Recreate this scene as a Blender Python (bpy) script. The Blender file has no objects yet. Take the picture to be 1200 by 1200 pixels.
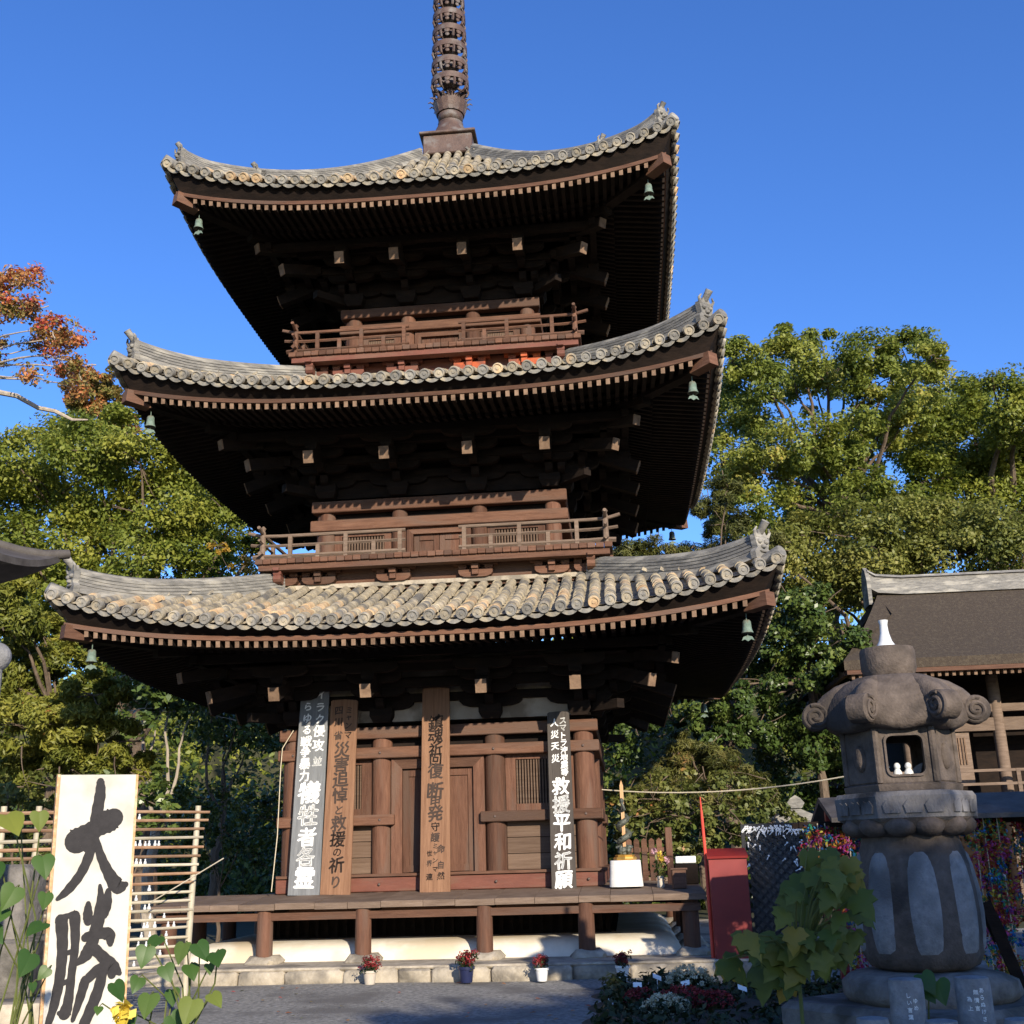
import bpy, math, random
import numpy as np
from mathutils import Vector, Matrix, Euler
R_ = math.radians
rng = random.Random(7)
nrg = np.random.default_rng(11)
SC = bpy.context.scene
COL = SC.collection

# ------------------------------------------------------------------ camera
F_PX, PITCH, ROLL, YAW = 1337.58, R_(16.736), R_(1.634), R_(5.101)
CAM = Vector((2.91, -20.601, 1.567))
FW = Vector((-math.sin(YAW)*math.cos(PITCH), math.cos(YAW)*math.cos(PITCH), math.sin(PITCH)))
RT = Vector((math.cos(YAW), math.sin(YAW), 0.0))
UP = RT.cross(FW)
RT, UP = RT*math.cos(ROLL) - UP*math.sin(ROLL), UP*math.cos(ROLL) + RT*math.sin(ROLL)
cd = bpy.data.cameras.new('camera')
cd.sensor_fit = 'HORIZONTAL'; cd.sensor_width = 36.0
cd.lens = 36.0*F_PX/1200.0
cd.clip_start = 0.05; cd.clip_end = 2000
cam = bpy.data.objects.new('camera', cd); COL.objects.link(cam)
cam.matrix_world = Matrix(((RT.x, UP.x, -FW.x, CAM.x), (RT.y, UP.y, -FW.y, CAM.y), (RT.z, UP.z, -FW.z, CAM.z), (0, 0, 0, 1)))
SC.camera = cam
SC.render.resolution_x = 1024; SC.render.resolution_y = 1024
def at(px, py, D):
    """point of the place seen at a photo position, D metres of depth away"""
    return CAM + (FW + RT*((px-600)/F_PX) - UP*((py-600)/F_PX))*D

def aty(px, py, y):
    d = FW + RT*((px-600)/F_PX) - UP*((py-600)/F_PX); return CAM + d*((y-CAM.y)/d.y)

# ------------------------------------------------------------------ sky, sun, exposure
SUN = Vector((0.46, -1.0, 0.37)).normalized()
EL = math.asin(SUN.z); AZ = math.atan2(SUN.x, SUN.y)
w = bpy.data.worlds.new('World'); SC.world = w; w.use_nodes = True
nt = w.node_tree; bg = nt.nodes['Background']
sky = nt.nodes.new('ShaderNodeTexSky'); sky.sky_type = 'NISHITA'; sky.sun_disc = False
sky.sun_elevation = EL; sky.sun_rotation = AZ
sky.altitude = 200; sky.air_density = 1.0; sky.dust_density = 0.3; sky.ozone_density = 5.0
hs = nt.nodes.new('ShaderNodeHueSaturation'); hs.inputs['Saturation'].default_value = 1.13; hs.inputs['Hue'].default_value = 0.513; hs.inputs['Value'].default_value = 1.0
nt.links.new(sky.outputs[0], hs.inputs['Color']); nt.links.new(hs.outputs[0], bg.inputs[0])
bg.inputs[1].default_value = 0.15
sd = bpy.data.lights.new('sun', 'SUN'); sd.energy = 4.2; sd.angle = R_(0.55); sd.color = (1.0, 0.89, 0.72)
so = bpy.data.objects.new('sun', sd); COL.objects.link(so)
so.rotation_euler = SUN.to_track_quat('Z', 'Y').to_euler(); so.location = (10, -30, 30)
SC.view_settings.view_transform = 'Standard'; SC.view_settings.look = 'None'
SC.view_settings.exposure = 0.8; SC.view_settings.gamma = 1.0; SC.view_settings.use_curve_mapping = False

# ------------------------------------------------------------------ materials
MAT = {}
def mat(name, c1, c2=None, rough=0.8, scale=3.0, stretch=(1, 1, 1), bump=0.0, bscale=None, rnd=0.0, spec=0.3, detail=6, coords='Object', c3=None, s3=1.0, metal=0.0):
    """noise-mottled principled material; rnd = random value per object, c3 = large patches"""
    m = bpy.data.materials.new(name); m.use_nodes = True; n = m.node_tree.nodes; l = m.node_tree.links
    b = n['Principled BSDF']; b.inputs['Roughness'].default_value = rough; b.inputs['Specular IOR Level'].default_value = spec
    b.inputs['Metallic'].default_value = metal
    tc = n.new('ShaderNodeTexCoord'); mp = n.new('ShaderNodeMapping'); mp.inputs['Scale'].default_value = stretch
    l.new(tc.outputs[coords], mp.inputs[0])
    if rnd:
        oi = n.new('ShaderNodeObjectInfo')
        ad = n.new('ShaderNodeVectorMath'); ad.operation = 'SCALE'; ad.inputs[0].default_value = (37, 53, 71)
        l.new(oi.outputs['Random'], ad.inputs['Scale']); l.new(ad.outputs[0], mp.inputs['Location'])
    nz = n.new('ShaderNodeTexNoise'); nz.inputs['Scale'].default_value = scale; nz.inputs['Detail'].default_value = detail; nz.inputs['Roughness'].default_value = 0.65
    l.new(mp.outputs[0], nz.inputs['Vector'])
    rp = n.new('ShaderNodeValToRGB'); rp.color_ramp.elements[0].position = 0.3; rp.color_ramp.elements[1].position = 0.7
    rp.color_ramp.elements[0].color = (*c1, 1); rp.color_ramp.elements[1].color = (*(c2 or c1), 1)
    l.new(nz.outputs['Fac'], rp.inputs[0]); out = rp.outputs[0]
    if c3:
        n3 = n.new('ShaderNodeTexNoise'); n3.inputs['Scale'].default_value = s3; n3.inputs['Detail'].default_value = 4
        l.new(mp.outputs[0], n3.inputs['Vector'])
        r3 = n.new('ShaderNodeValToRGB'); r3.color_ramp.elements[0].position = 0.5; r3.color_ramp.elements[1].position = 0.62
        l.new(n3.outputs['Fac'], r3.inputs[0])
        mx = n.new('ShaderNodeMix'); mx.data_type = 'RGBA'
        l.new(r3.outputs[0], mx.inputs[0]); l.new(out, mx.inputs[6]); mx.inputs[7].default_value = (*c3, 1); out = mx.outputs[2]
    if rnd:
        h = n.new('ShaderNodeHueSaturation'); mr = n.new('ShaderNodeMapRange')
        mr.inputs[3].default_value = 1-rnd; mr.inputs[4].default_value = 1+rnd
        l.new(oi.outputs['Random'], mr.inputs[0]); l.new(mr.outputs[0], h.inputs['Value']); l.new(out, h.inputs['Color']); out = h.outputs[0]
    l.new(out, b.inputs['Base Color'])
    if bump:
        nb = n.new('ShaderNodeTexNoise'); nb.inputs['Scale'].default_value = bscale or scale*3; nb.inputs['Detail'].default_value = 8
        l.new(mp.outputs[0], nb.inputs['Vector'])
        bp = n.new('ShaderNodeBump'); bp.inputs['Strength'].default_value = bump; bp.inputs['Distance'].default_value = 0.02
        l.new(nb.outputs['Fac'], bp.inputs['Height']); l.new(bp.outputs[0], b.inputs['Normal'])
    MAT[name] = m; return m
def leafmat(name, stops, trans=0.25, rough=0.5, attr=True):
    m = bpy.data.materials.new(name); m.use_nodes = True; n = m.node_tree.nodes; l = m.node_tree.links
    b = n['Principled BSDF']; b.inputs['Roughness'].default_value = rough; b.inputs['Specular IOR Level'].default_value = 0.35
    rp = n.new('ShaderNodeValToRGB'); e = rp.color_ramp.elements
    while len(e) < len(stops): e.new(0.5)
    for k, (p, c) in enumerate(stops): e[k].position = p; e[k].color = (*c, 1)
    if attr:
        a = n.new('ShaderNodeAttribute'); a.attribute_name = 'tint'; l.new(a.outputs['Fac'], rp.inputs[0])
    else:
        a = n.new('ShaderNodeObjectInfo'); l.new(a.outputs['Random'], rp.inputs[0])
    l.new(rp.outputs[0], b.inputs['Base Color'])
    t = n.new('ShaderNodeBsdfTranslucent'); l.new(rp.outputs[0], t.inputs[0])
    mx = n.new('ShaderNodeMixShader'); mx.inputs[0].default_value = trans
    l.new(b.outputs[0], mx.inputs[1]); l.new(t.outputs[0], mx.inputs[2]); l.new(mx.outputs[0], n['Material Output'].inputs[0])
    MAT[name] = m; return m
WS = (1, 1, 7)   # fine grain running along x and y
mat('wood', (0.078, 0.036, 0.022), (0.148, 0.075, 0.047), 0.75, 4, (0.6, 0.6, 5), 0.45, 14, rnd=0.30, spec=0.2, c3=(0.105, 0.062, 0.044), s3=1.1)
mat('wood_v', (0.076, 0.034, 0.021), (0.143, 0.070, 0.044), 0.75, 4, (5, 5, 0.6), 0.45, 14, rnd=0.30, spec=0.2, c3=(0.105, 0.062, 0.044), s3=1.1)
mat('wood_grey', (0.12, 0.083, 0.06), (0.21, 0.152, 0.113), 0.85, 4, (0.7, 0.7, 5), 0.4, 14, rnd=0.12, spec=0.15)
mat('wood_dark_shade', (0.008, 0.0055, 0.0045), (0.02, 0.0125, 0.009), 0.85, 4, (1, 1, 3), 0.3, 12, rnd=0.15, spec=0.15)  # shade under the roofs put into the colour; also used for dark wood
mat('wood_lit_end', (0.13, 0.082, 0.055), (0.25, 0.165, 0.11), 0.9, 9, rnd=0.2, bump=0.3, spec=0.1)  # sunlight on beam ends put into a paler colour
mat('wood_panel', (0.10, 0.063, 0.043), (0.16, 0.108, 0.077), 0.85, 3, (0.5, 0.5, 9), 0.3, 10, rnd=0.15, spec=0.15)
mat('red_wood', (0.098, 0.034, 0.023), (0.155, 0.055, 0.036), 0.7, 3, (0.7, 0.7, 3), 0.25, 12, rnd=0.15, c3=(0.13, 0.06, 0.04), s3=2.5)
mat('vermilion', (0.34, 0.055, 0.018), (0.46, 0.11, 0.035), 0.65, 6, rnd=0.15, c3=(0.2, 0.06, 0.035), s3=4)
mat('tile', (0.22, 0.185, 0.135), (0.50, 0.425, 0.295), 0.85, 7, rnd=0.28, bump=0.5, bscale=30, c3=(0.15, 0.14, 0.125), s3=3.0, spec=0.25)
mat('tile_disc', (0.135, 0.13, 0.12), (0.27, 0.25, 0.215), 0.8, 14, rnd=0.25, bump=0.4, bscale=40, c3=(0.34, 0.29, 0.21), s3=6, spec=0.25)
mat('tile_ridge', (0.10, 0.097, 0.09), (0.24, 0.225, 0.20), 0.8, 6, (1, 1, 4), bump=0.4, bscale=20, rnd=0.12, c3=(0.30, 0.28, 0.24), s3=2)
mat('tile_warm', (0.36, 0.22, 0.12), (0.58, 0.44, 0.26), 0.85, 7, rnd=0.28, bump=0.5, bscale=30, c3=(0.28, 0.25, 0.2), s3=3)
mat('plaster', (0.60, 0.54, 0.44), (0.74, 0.68, 0.57), 0.9, 2.5, bump=0.15, bscale=30, c3=(0.55, 0.46, 0.33), s3=0.9)
mat('plaster_old', (0.30, 0.25, 0.2), (0.42, 0.36, 0.29), 0.9, 3, c3=(0.2, 0.16, 0.12), s3=2)
mat('bronze', (0.055, 0.033, 0.026), (0.12, 0.075, 0.058), 0.6, 5, bump=0.3, bscale=25, c3=(0.14, 0.12, 0.11), s3=3, spec=0.4)
mat('verdigris', (0.09, 0.13, 0.105), (0.19, 0.25, 0.205), 0.8, 12, bump=0.3, bscale=40, c3=(0.12, 0.11, 0.08), s3=8)
mat('stone', (0.26, 0.22, 0.165), (0.46, 0.40, 0.31), 0.9, 6, bump=0.6, bscale=22, rnd=0.15, c3=(0.19, 0.165, 0.13), s3=2.5)
mat('stone_dark', (0.10, 0.09, 0.08), (0.21, 0.19, 0.165), 0.9, 7, bump=0.7, bscale=26, rnd=0.12, c3=(0.07, 0.065, 0.055), s3=2.5)
mat('stone_lantern', (0.062, 0.048, 0.039), (0.135, 0.106, 0.087), 0.85, 9, bump=0.45, bscale=45, c3=(0.045, 0.036, 0.03), s3=2.2)
mat('stone_pale', (0.15, 0.148, 0.146), (0.27, 0.262, 0.255), 0.9, 16, bump=0.4, bscale=60, c3=(0.10, 0.097, 0.095), s3=2.0)
mat('stone_stain', (0.085, 0.078, 0.075), (0.25, 0.235, 0.225), 0.9, 3.2, (1, 1, 0.5), bump=0.5, bscale=50, c3=(0.04, 0.038, 0.036), s3=2.6)
mat('gravel', (0.09, 0.087, 0.08), (0.40, 0.38, 0.335), 0.95, 16, bump=1.0, bscale=34, coords='Object', c3=(0.15, 0.14, 0.125), s3=0.9, detail=12)
mat('earth', (0.045, 0.035, 0.025), (0.10, 0.075, 0.05), 0.95, 9, bump=0.8, bscale=20)
mat('forest_floor', (0.03, 0.035, 0.015), (0.07, 0.065, 0.03), 0.95, 2, bump=0.8, bscale=6)
mat('bark', (0.07, 0.05, 0.035), (0.17, 0.125, 0.09), 0.95, 5, (3, 3, 0.7), bump=0.8, bscale=14)
mat('bark_pale', (0.24, 0.20, 0.16), (0.42, 0.36, 0.29), 0.95, 5, (3, 3, 0.7), bump=0.6, bscale=14)
mat('bark_roof', (0.04, 0.030, 0.022), (0.07, 0.053, 0.038), 0.95, 30, (1, 0.6, 1), bump=0.8, bscale=40, c3=(0.075, 0.058, 0.04), s3=14)
mat('white_paint', (0.47, 0.45, 0.40), (0.53, 0.51, 0.455), 0.7, 3, bump=0.06, bscale=9, c3=(0.43, 0.395, 0.335), s3=3)
mat('ink', (0.018, 0.016, 0.017), (0.03, 0.027, 0.028), 0.75, 20)
mat('ink_faded', (0.035, 0.025, 0.02), (0.07, 0.045, 0.035), 0.85, 20)
mat('letter_white', (0.72, 0.72, 0.70), (0.82, 0.82, 0.80), 0.7, 20)
mat('board_grey', (0.12, 0.125, 0.13), (0.21, 0.215, 0.22), 0.8, 4, (5, 0.5, 5), bump=0.2)
mat('board_brown', (0.16, 0.078, 0.042), (0.27, 0.145, 0.082), 0.75, 3.5, (9, 0.5, 9), bump=0.25)
mat('board_black', (0.045, 0.037, 0.032), (0.085, 0.072, 0.062), 0.8, 4, (7, 0.5, 7), bump=0.25)
mat('bare_wood', (0.42, 0.22, 0.10), (0.60, 0.36, 0.18), 0.7, 3, (9, 9, 0.6), bump=0.2, c3=(0.62, 0.45, 0.28), s3=2)
mat('bamboo', (0.17, 0.085, 0.045), (0.30, 0.19, 0.11), 0.55, 4, rnd=0.3, spec=0.4)
mat('bamboo_pale', (0.34, 0.29, 0.20), (0.46, 0.41, 0.31), 0.5, 4, rnd=0.2, spec=0.4)
mat('porcelain', (0.6, 0.6, 0.58), (0.68, 0.68, 0.66), 0.25, 3, spec=0.5)
mat('red_lacquer', (0.17, 0.013, 0.012), (0.24, 0.022, 0.018), 0.5, 2.5, spec=0.4, c3=(0.2, 0.02, 0.018), s3=2)
mat('red_bright', (0.55, 0.05, 0.03), (0.62, 0.08, 0.05), 0.5, 5)
mat('black_paint', (0.012, 0.012, 0.013), (0.03, 0.03, 0.032), 0.6, 6)
mat('paper', (0.72, 0.71, 0.68), (0.82, 0.81, 0.78), 0.8, 8)
mat('cloth', (0.60, 0.58, 0.55), (0.68, 0.66, 0.63), 0.85, 6, bump=0.2, bscale=12)
mat('gold', (0.55, 0.30, 0.06), (0.72, 0.46, 0.12), 0.35, 8, metal=0.7, spec=0.5)
mat('statue', (0.045, 0.05, 0.04), (0.10, 0.105, 0.08), 0.5, 14, bump=0.6, bscale=40, spec=0.5)
mat('rope', (0.45, 0.38, 0.27), (0.6, 0.52, 0.38), 0.9, 30)
mat('pot_blue', (0.012, 0.016, 0.05), (0.02, 0.026, 0.075), 0.3, 4, spec=0.5)
mat('pot_white', (0.66, 0.65, 0.62), (0.76, 0.75, 0.72), 0.4, 4, spec=0.5)
mat('pot_clay', (0.42, 0.36, 0.29), (0.52, 0.46, 0.38), 0.6, 6)
mat('stem', (0.07, 0.09, 0.02), (0.13, 0.14, 0.04), 0.7, 6)
mat('iron_roof', (0.05, 0.042, 0.036), (0.10, 0.088, 0.078), 0.7, 5, bump=0.3)
leafmat('leaf_olive', [(0, (0.085, 0.124, 0.018)), (0.45, (0.195, 0.230, 0.034)), (1, (0.377, 0.366, 0.058))], 0.42)
leafmat('leaf_camphor', [(0, (0.098, 0.139, 0.024)), (0.5, (0.215, 0.249, 0.042)), (0.9, (0.390, 0.383, 0.077)), (1, (0.420, 0.313, 0.077))], 0.42)
leafmat('leaf_pale', [(0, (0.088, 0.112, 0.023)), (0.5, (0.206, 0.218, 0.047)), (1, (0.388, 0.347, 0.089))], 0.4)
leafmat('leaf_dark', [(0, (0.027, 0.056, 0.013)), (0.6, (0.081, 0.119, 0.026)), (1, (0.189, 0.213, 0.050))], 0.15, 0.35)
leafmat('leaf_conifer', [(0, (0.076, 0.106, 0.017)), (0.5, (0.198, 0.213, 0.036)), (0.96, (0.365, 0.340, 0.060)), (1, (0.420, 0.170, 0.060))], 0.38)
leafmat('leaf_pine', [(0, (0.04, 0.055, 0.015)), (0.5, (0.12, 0.125, 0.03)), (0.85, (0.2, 0.18, 0.055)), (1, (0.32, 0.15, 0.06))])
leafmat('leaf_autumn', [(0, (0.17, 0.20, 0.045)), (0.35, (0.33, 0.22, 0.07)), (0.6, (0.55, 0.22, 0.08)), (0.85, (0.62, 0.12, 0.07)), (1, (0.62, 0.07, 0.12))], 0.4)
leafmat('leaf_yellow', [(0, (0.16, 0.13, 0.03)), (0.5, (0.42, 0.27, 0.04)), (1, (0.55, 0.33, 0.05))], 0.35)
leafmat('leaf_shrub', [(0, (0.04, 0.06, 0.012)), (0.5, (0.11, 0.13, 0.03)), (0.95, (0.22, 0.21, 0.06)), (1, (0.4, 0.15, 0.06))])
leafmat('leaf_vine', [(0, (0.035, 0.085, 0.015)), (0.6, (0.065, 0.125, 0.022)), (0.85, (0.10, 0.15, 0.03)), (1, (0.25, 0.25, 0.035))], 0.3, 0.45, attr=False)
leafmat('leaf_broad', [(0, (0.075, 0.106, 0.015)), (0.7, (0.135, 0.150, 0.022)), (1, (0.300, 0.225, 0.035))], 0.35, 0.5, attr=False)
leafmat('petal_red', [(0, (0.10, 0.012, 0.014)), (0.7, (0.30, 0.03, 0.035)), (1, (0.42, 0.07, 0.06))], 0.2)
leafmat('petal_cream', [(0, (0.28, 0.27, 0.14)), (0.5, (0.5, 0.48, 0.33)), (1, (0.66, 0.64, 0.5))], 0.2)
leafmat('petal_yellow', [(0, (0.5, 0.34, 0.03)), (1, (0.75, 0.58, 0.08))], 0.25)
leafmat('petal_pink', [(0, (0.6, 0.25, 0.3)), (1, (0.75, 0.5, 0.55))], 0.25)
leafmat('leaf_bed', [(0, (0.012, 0.02, 0.008)), (0.7, (0.035, 0.05, 0.016)), (1, (0.07, 0.07, 0.03))], 0.15)
leafmat('origami', [(0, (0.012, 0.054, 0.252)), (0.12, (0.018, 0.150, 0.330)), (0.24, (0.030, 0.198, 0.090)), (0.36, (0.360, 0.300, 0.030)), (0.48, (0.360, 0.120, 0.018)), (0.6, (0.330, 0.018, 0.030)), (0.72, (0.330, 0.048, 0.180)), (0.86, (0.150, 0.030, 0.240)), (1, (0.420, 0.420, 0.420))], 0.1, 0.7)
MAT['origami'].node_tree.nodes['Color Ramp'].color_ramp.interpolation = 'CONSTANT'

# ------------------------------------------------------------------ mesh helpers
class MB:
    def __init__(s): s.v = []; s.f = []
    def add(s, vs, fs):
        o = len(s.v); s.v += [tuple(v) for v in vs]; s.f += [tuple(o+i for i in f) for f in fs]; return s
    def xf(s, M):
        s.v = [tuple(M @ Vector(v)) for v in s.v]; return s
    def merge(s, o, M=None):
        return s.add([M @ Vector(v) for v in o.v] if M else o.v, o.f)
    def box(s, c, d, M=None, b=0.0):
        x, y, z = d[0]/2, d[1]/2, d[2]/2
        if b:
            q = lambda h, k: [(-x+k, -y, h), (x-k, -y, h), (x, -y+k, h), (x, y-k, h), (x-k, y, h), (-x+k, y, h), (-x, y-k, h), (-x, -y+k, h)]
            q2 = lambda h: [(a*(x-b)/x, e*(y-b)/y, h) for a, e, _ in q(h, b)]
            vs = q2(-z) + q(-z+b, b) + q(z-b, b) + q2(z)
            fs = [tuple(reversed(range(8))), tuple(range(24, 32))]
            for r in range(3):
                for i in range(8): j = (i+1) % 8; fs.append((r*8+i, r*8+j, r*8+8+j, r*8+8+i))
        else:
            vs = [(-x, -y, -z), (x, -y, -z), (x, y, -z), (-x, y, -z), (-x, -y, z), (x, -y, z), (x, y, z), (-x, y, z)]
            fs = [(3, 2, 1, 0), (4, 5, 6, 7), (0, 1, 5, 4), (1, 2, 6, 5), (2, 3, 7, 6), (3, 0, 4, 7)]
        vs = [Vector(v)+Vector(c) for v in vs]
        if M: vs = [M @ v for v in vs]
        return s.add(vs, fs)
    def beam(s, p, q, w, h, up=(0, 0, 1)):
        p, q = Vector(p), Vector(q); d = (q-p).normalized(); up = Vector(up)
        r = d.cross(up).normalized(); u = r.cross(d)
        vs = [P + r*(a*w/2) + u*(b*h/2) for P in (p, q) for a, b in ((-1, -1), (1, -1), (1, 1), (-1, 1))]
        return s.add(vs, [(0, 1, 2, 3), (7, 6, 5, 4), (0, 4, 5, 1), (1, 5, 6, 2), (2, 6, 7, 3), (3, 7, 4, 0)])
    def tube(s, pts, rad, n=8, cap=True):
        pts = [Vector(p) for p in pts]
        if not hasattr(rad, '__len__'): rad = [rad]*len(pts)
        o = len(s.v); ref = None
        for i, p in enumerate(pts):
            d = (pts[min(i+1, len(pts)-1)] - pts[max(i-1, 0)]).normalized()
            if ref is None: ref = Vector((0, 0, 1)) if abs(d.z) < 0.9 else Vector((1, 0, 0))
            r = d.cross(ref)
            if r.length < 1e-4: r = d.orthogonal()
            r.normalize(); u = r.cross(d); ref = u
            for k in range(n):
                a = 2*math.pi*k/n; s.v.append(tuple(p + (r*math.cos(a)+u*math.sin(a))*rad[i]))
        for i in range(len(pts)-1):
            for k in range(n):
                j = (k+1) % n; s.f.append((o+i*n+k, o+i*n+j, o+i*n+n+j, o+i*n+n+k))
        if cap:
            s.f.append(tuple(o+k for k in reversed(range(n)))); e = o+(len(pts)-1)*n; s.f.append(tuple(e+k for k in range(n)))
        return s
    def lathe(s, prof, n=24, c=(0, 0, 0), M=None, rf=None):
        """profile of (radius, z); rf(angle, k) scales the radius"""
        vs = []; fs = []
        for k, (r, z) in enumerate(prof):
            for i in range(n):
                a = 2*math.pi*i/n; rr = r*(rf(a, k) if rf else 1)
                vs.append(Vector((rr*math.cos(a)+c[0], rr*math.sin(a)+c[1], z+c[2])))
        for k in range(len(prof)-1):
            for i in range(n):
                j = (i+1) % n; fs.append((k*n+i, k*n+j, k*n+n+j, k*n+n+i))
        fs.append(tuple(reversed(range(n)))); fs.append(tuple((len(prof)-1)*n+i for i in range(n)))
        if M: vs = [M @ v for v in vs]
        return s.add(vs, fs)
    def prism(s, poly, M, t):
        """polygon (x, y) in M's plane extruded t along M's z, centred"""
        n = len(poly)
        vs = [M @ Vector((x, y, -t/2)) for x, y in poly] + [M @ Vector((x, y, t/2)) for x, y in poly]
        fs = [tuple(reversed(range(n))), tuple(range(n, 2*n))] + [(i, (i+1) % n, n+(i+1) % n, n+i) for i in range(n)]
        return s.add(vs, fs)
    def sweep(s, path, sec, upv=Vector((0, 0, 1)), closed_ends=True):
        """section (side, up) polygon swept along a path, up stays vertical"""
        path = [Vector(p) for p in path]; n = len(sec); o = len(s.v)
        for i, p in enumerate(path):
            d = path[min(i+1, len(path)-1)] - path[max(i-1, 0)]
            r = d.cross(upv).normalized()
            for a, b in sec: s.v.append(tuple(p + r*a + upv*b))
        for i in range(len(path)-1):
            for k in range(n):
                j = (k+1) % n; s.f.append((o+i*n+k, o+i*n+j, o+i*n+n+j, o+i*n+n+k))
        if closed_ends:
            s.f.append(tuple(o+k for k in reversed(range(n)))); e = o+(len(path)-1)*n; s.f.append(tuple(e+k for k in range(n)))
        return s
    def ball(s, c, r, sub=(10, 7), M=None):
        n, m = sub
        rr = r if hasattr(r, '__len__') else (r, r, r)
        vs = [(0, 0, -1)] + [(math.sin(math.pi*k/m)*math.cos(2*math.pi*i/n), math.sin(math.pi*k/m)*math.sin(2*math.pi*i/n), -math.cos(math.pi*k/m)) for k in range(1, m) for i in range(n)] + [(0, 0, 1)]
        fs = [(0, 1+(i+1) % n, 1+i) for i in range(n)]
        for k in range(m-2):
            for i in range(n): j = (i+1) % n; fs.append((1+k*n+i, 1+k*n+j, 1+k*n+n+j, 1+k*n+n+i))
        L = len(vs)-1; b = 1+(m-2)*n
        fs += [(b+i, b+(i+1) % n, L) for i in range(n)]
        vs = [Vector((v[0]*rr[0]+c[0], v[1]*rr[1]+c[1], v[2]*rr[2]+c[2])) for v in vs]
        if M: vs = [M @ v for v in vs]
        return s.add(vs, fs)
    def mesh(s, name, m, smooth=False):
        me = bpy.data.meshes.new(name); me.from_pydata(s.v, [], s.f); me.materials.append(MAT[m])
        if smooth:
            me.polygons.foreach_set('use_smooth', [True]*len(me.polygons))
            try: me.set_sharp_from_angle(angle=R_(smooth if smooth is not True else 40))
            except Exception: pass
        me.update(); return me
    def build(s, name, m, parent=None, smooth=False, kind=None, **tg):
        return link(name, s.mesh(name, m, smooth), parent, kind=kind, **tg)
def link(name, me, parent=None, M=None, label=None, cat=None, group=None, kind=None):
    o = bpy.data.objects.new(name, me); COL.objects.link(o)
    if parent: o.parent = parent
    if M is not None: o.matrix_basis = M
    if label: o['label'] = label
    if cat: o['category'] = cat
    if group: o['group'] = group
    if kind: o['kind'] = kind
    return o
def thing(name, loc, label, cat, group=None, rz=0.0, kind=None):
    o = link(name, None, None, label=label, cat=cat, group=group, kind=kind)
    o.location = loc; o.rotation_euler = (0, 0, rz); return o
def RZ(k): return Matrix.Rotation(math.pi/2*k, 4, 'Z')
def frame(o, x, y, z):
    """matrix from origin and three axes"""
    o, x, y, z = Vector(o), Vector(x), Vector(y), Vector(z)
    return Matrix(((x.x, y.x, z.x, o.x), (x.y, y.y, z.y, o.y), (x.z, y.z, z.z, o.z), (0, 0, 0, 1)))
def soft_box(d, b=0.05, seed=0, rough=0.0):
    """a rounded, slightly uneven stone block centred on the origin"""
    r = random.Random(seed); mb = MB().box((0, 0, 0), d, None, b)
    if rough: mb.v = [tuple(c + r.uniform(-rough, rough) for c in v) for v in mb.v]
    return mb

# ------------------------------------------------------------------ ground
def grid(x0, x1, y0, y1, nx, ny, fn):
    mb = MB()
    vs = [(x0+(x1-x0)*i/nx, y0+(y1-y0)*j/ny, fn(x0+(x1-x0)*i/nx, y0+(y1-y0)*j/ny)) for j in range(ny+1) for i in range(nx+1)]
    return mb.add(vs, [(j*(nx+1)+i, j*(nx+1)+i+1, (j+1)*(nx+1)+i+1, (j+1)*(nx+1)+i) for j in range(ny) for i in range(nx)])
def tag(o, **k):
    for a, b in k.items(): o[a] = b
    return o
grid(-400, 400, -300, 500, 2, 2, lambda x, y: -0.03).build('ground', 'forest_floor', kind='structure')
grid(-9, 14, -32, 3, 60, 90, lambda x, y: 0.012*math.sin(x*1.3+y*0.7)*math.sin(y*0.9-x*0.4)).build('gravel_court', 'gravel', smooth=True, kind='structure')
def hill_z(x, y):
    t = max(0, min(1, (y-30)/22.0)); return -0.05 + (11.5+1.6*math.sin(x*0.13)+0.8*math.sin(x*0.31+1))*t*t*(3-2*t)
grid(-90, 90, 28, 75, 60, 20, hill_z).build('hill', 'forest_floor', smooth=True, kind='structure')

# ------------------------------------------------------------------ the pagoda
PG = thing('three_storey_pagoda', (0, 0, 0), 'three storey timber pagoda with grey tiled upturned roofs and a ringed metal spire', 'pagoda')
TILE_W = 0.083
class Roof:
    def __init__(s, R, rt, zm, L, zt, a, n, Rr, zr, Lr, w, nr):
        s.R, s.rt, s.zm, s.L, s.zt, s.a, s.n = R, rt, zm, L, zt, a, n      # tile edge half width, top half width, eave height, corner lift, top height, curve, rows
        s.Rr, s.zr, s.Lr, s.w, s.nr = Rr, zr, Lr, w, nr                     # rafter tips: half width, underside, lift; wall half width; rafters a side
    def z(s, d, l):
        q = (s.R-d)/(s.R-s.rt)
        return s.zm + (s.zt-s.zm)*(s.a*q+(1-s.a)*q*q) + s.L*abs(l/s.R)**3
    def P(s, d, l, k=0, dz=0):
        return RZ(k) @ Vector((l, -d, s.z(d, l)+dz))
    def zf(s, d, l):      # underside of the flying rafters
        return s.zr + (s.Rr-d)*0.12 + s.Lr*abs(l/s.Rr)**3
    def zb(s, d, l):      # underside of the base rafters
        return s.zr + 0.05 + (s.Rr-0.85-d)*0.26 + s.Lr*abs(l/s.Rr)**3
ROOFS = [Roof(5.25, 2.55, 4.78, 0.60, 5.80, 0.84, 46, 5.0, 4.45, 0.36, 2.5, 70),
         Roof(4.80, 2.20, 8.60, 0.62, 9.66, 0.92, 43, 4.55, 8.24, 0.38, 2.16, 64),
         Roof(4.36, 0.45, 12.40, 0.63, 15.36, 0.60, 39, 4.12, 11.98, 0.42, 1.80, 58)]
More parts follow.
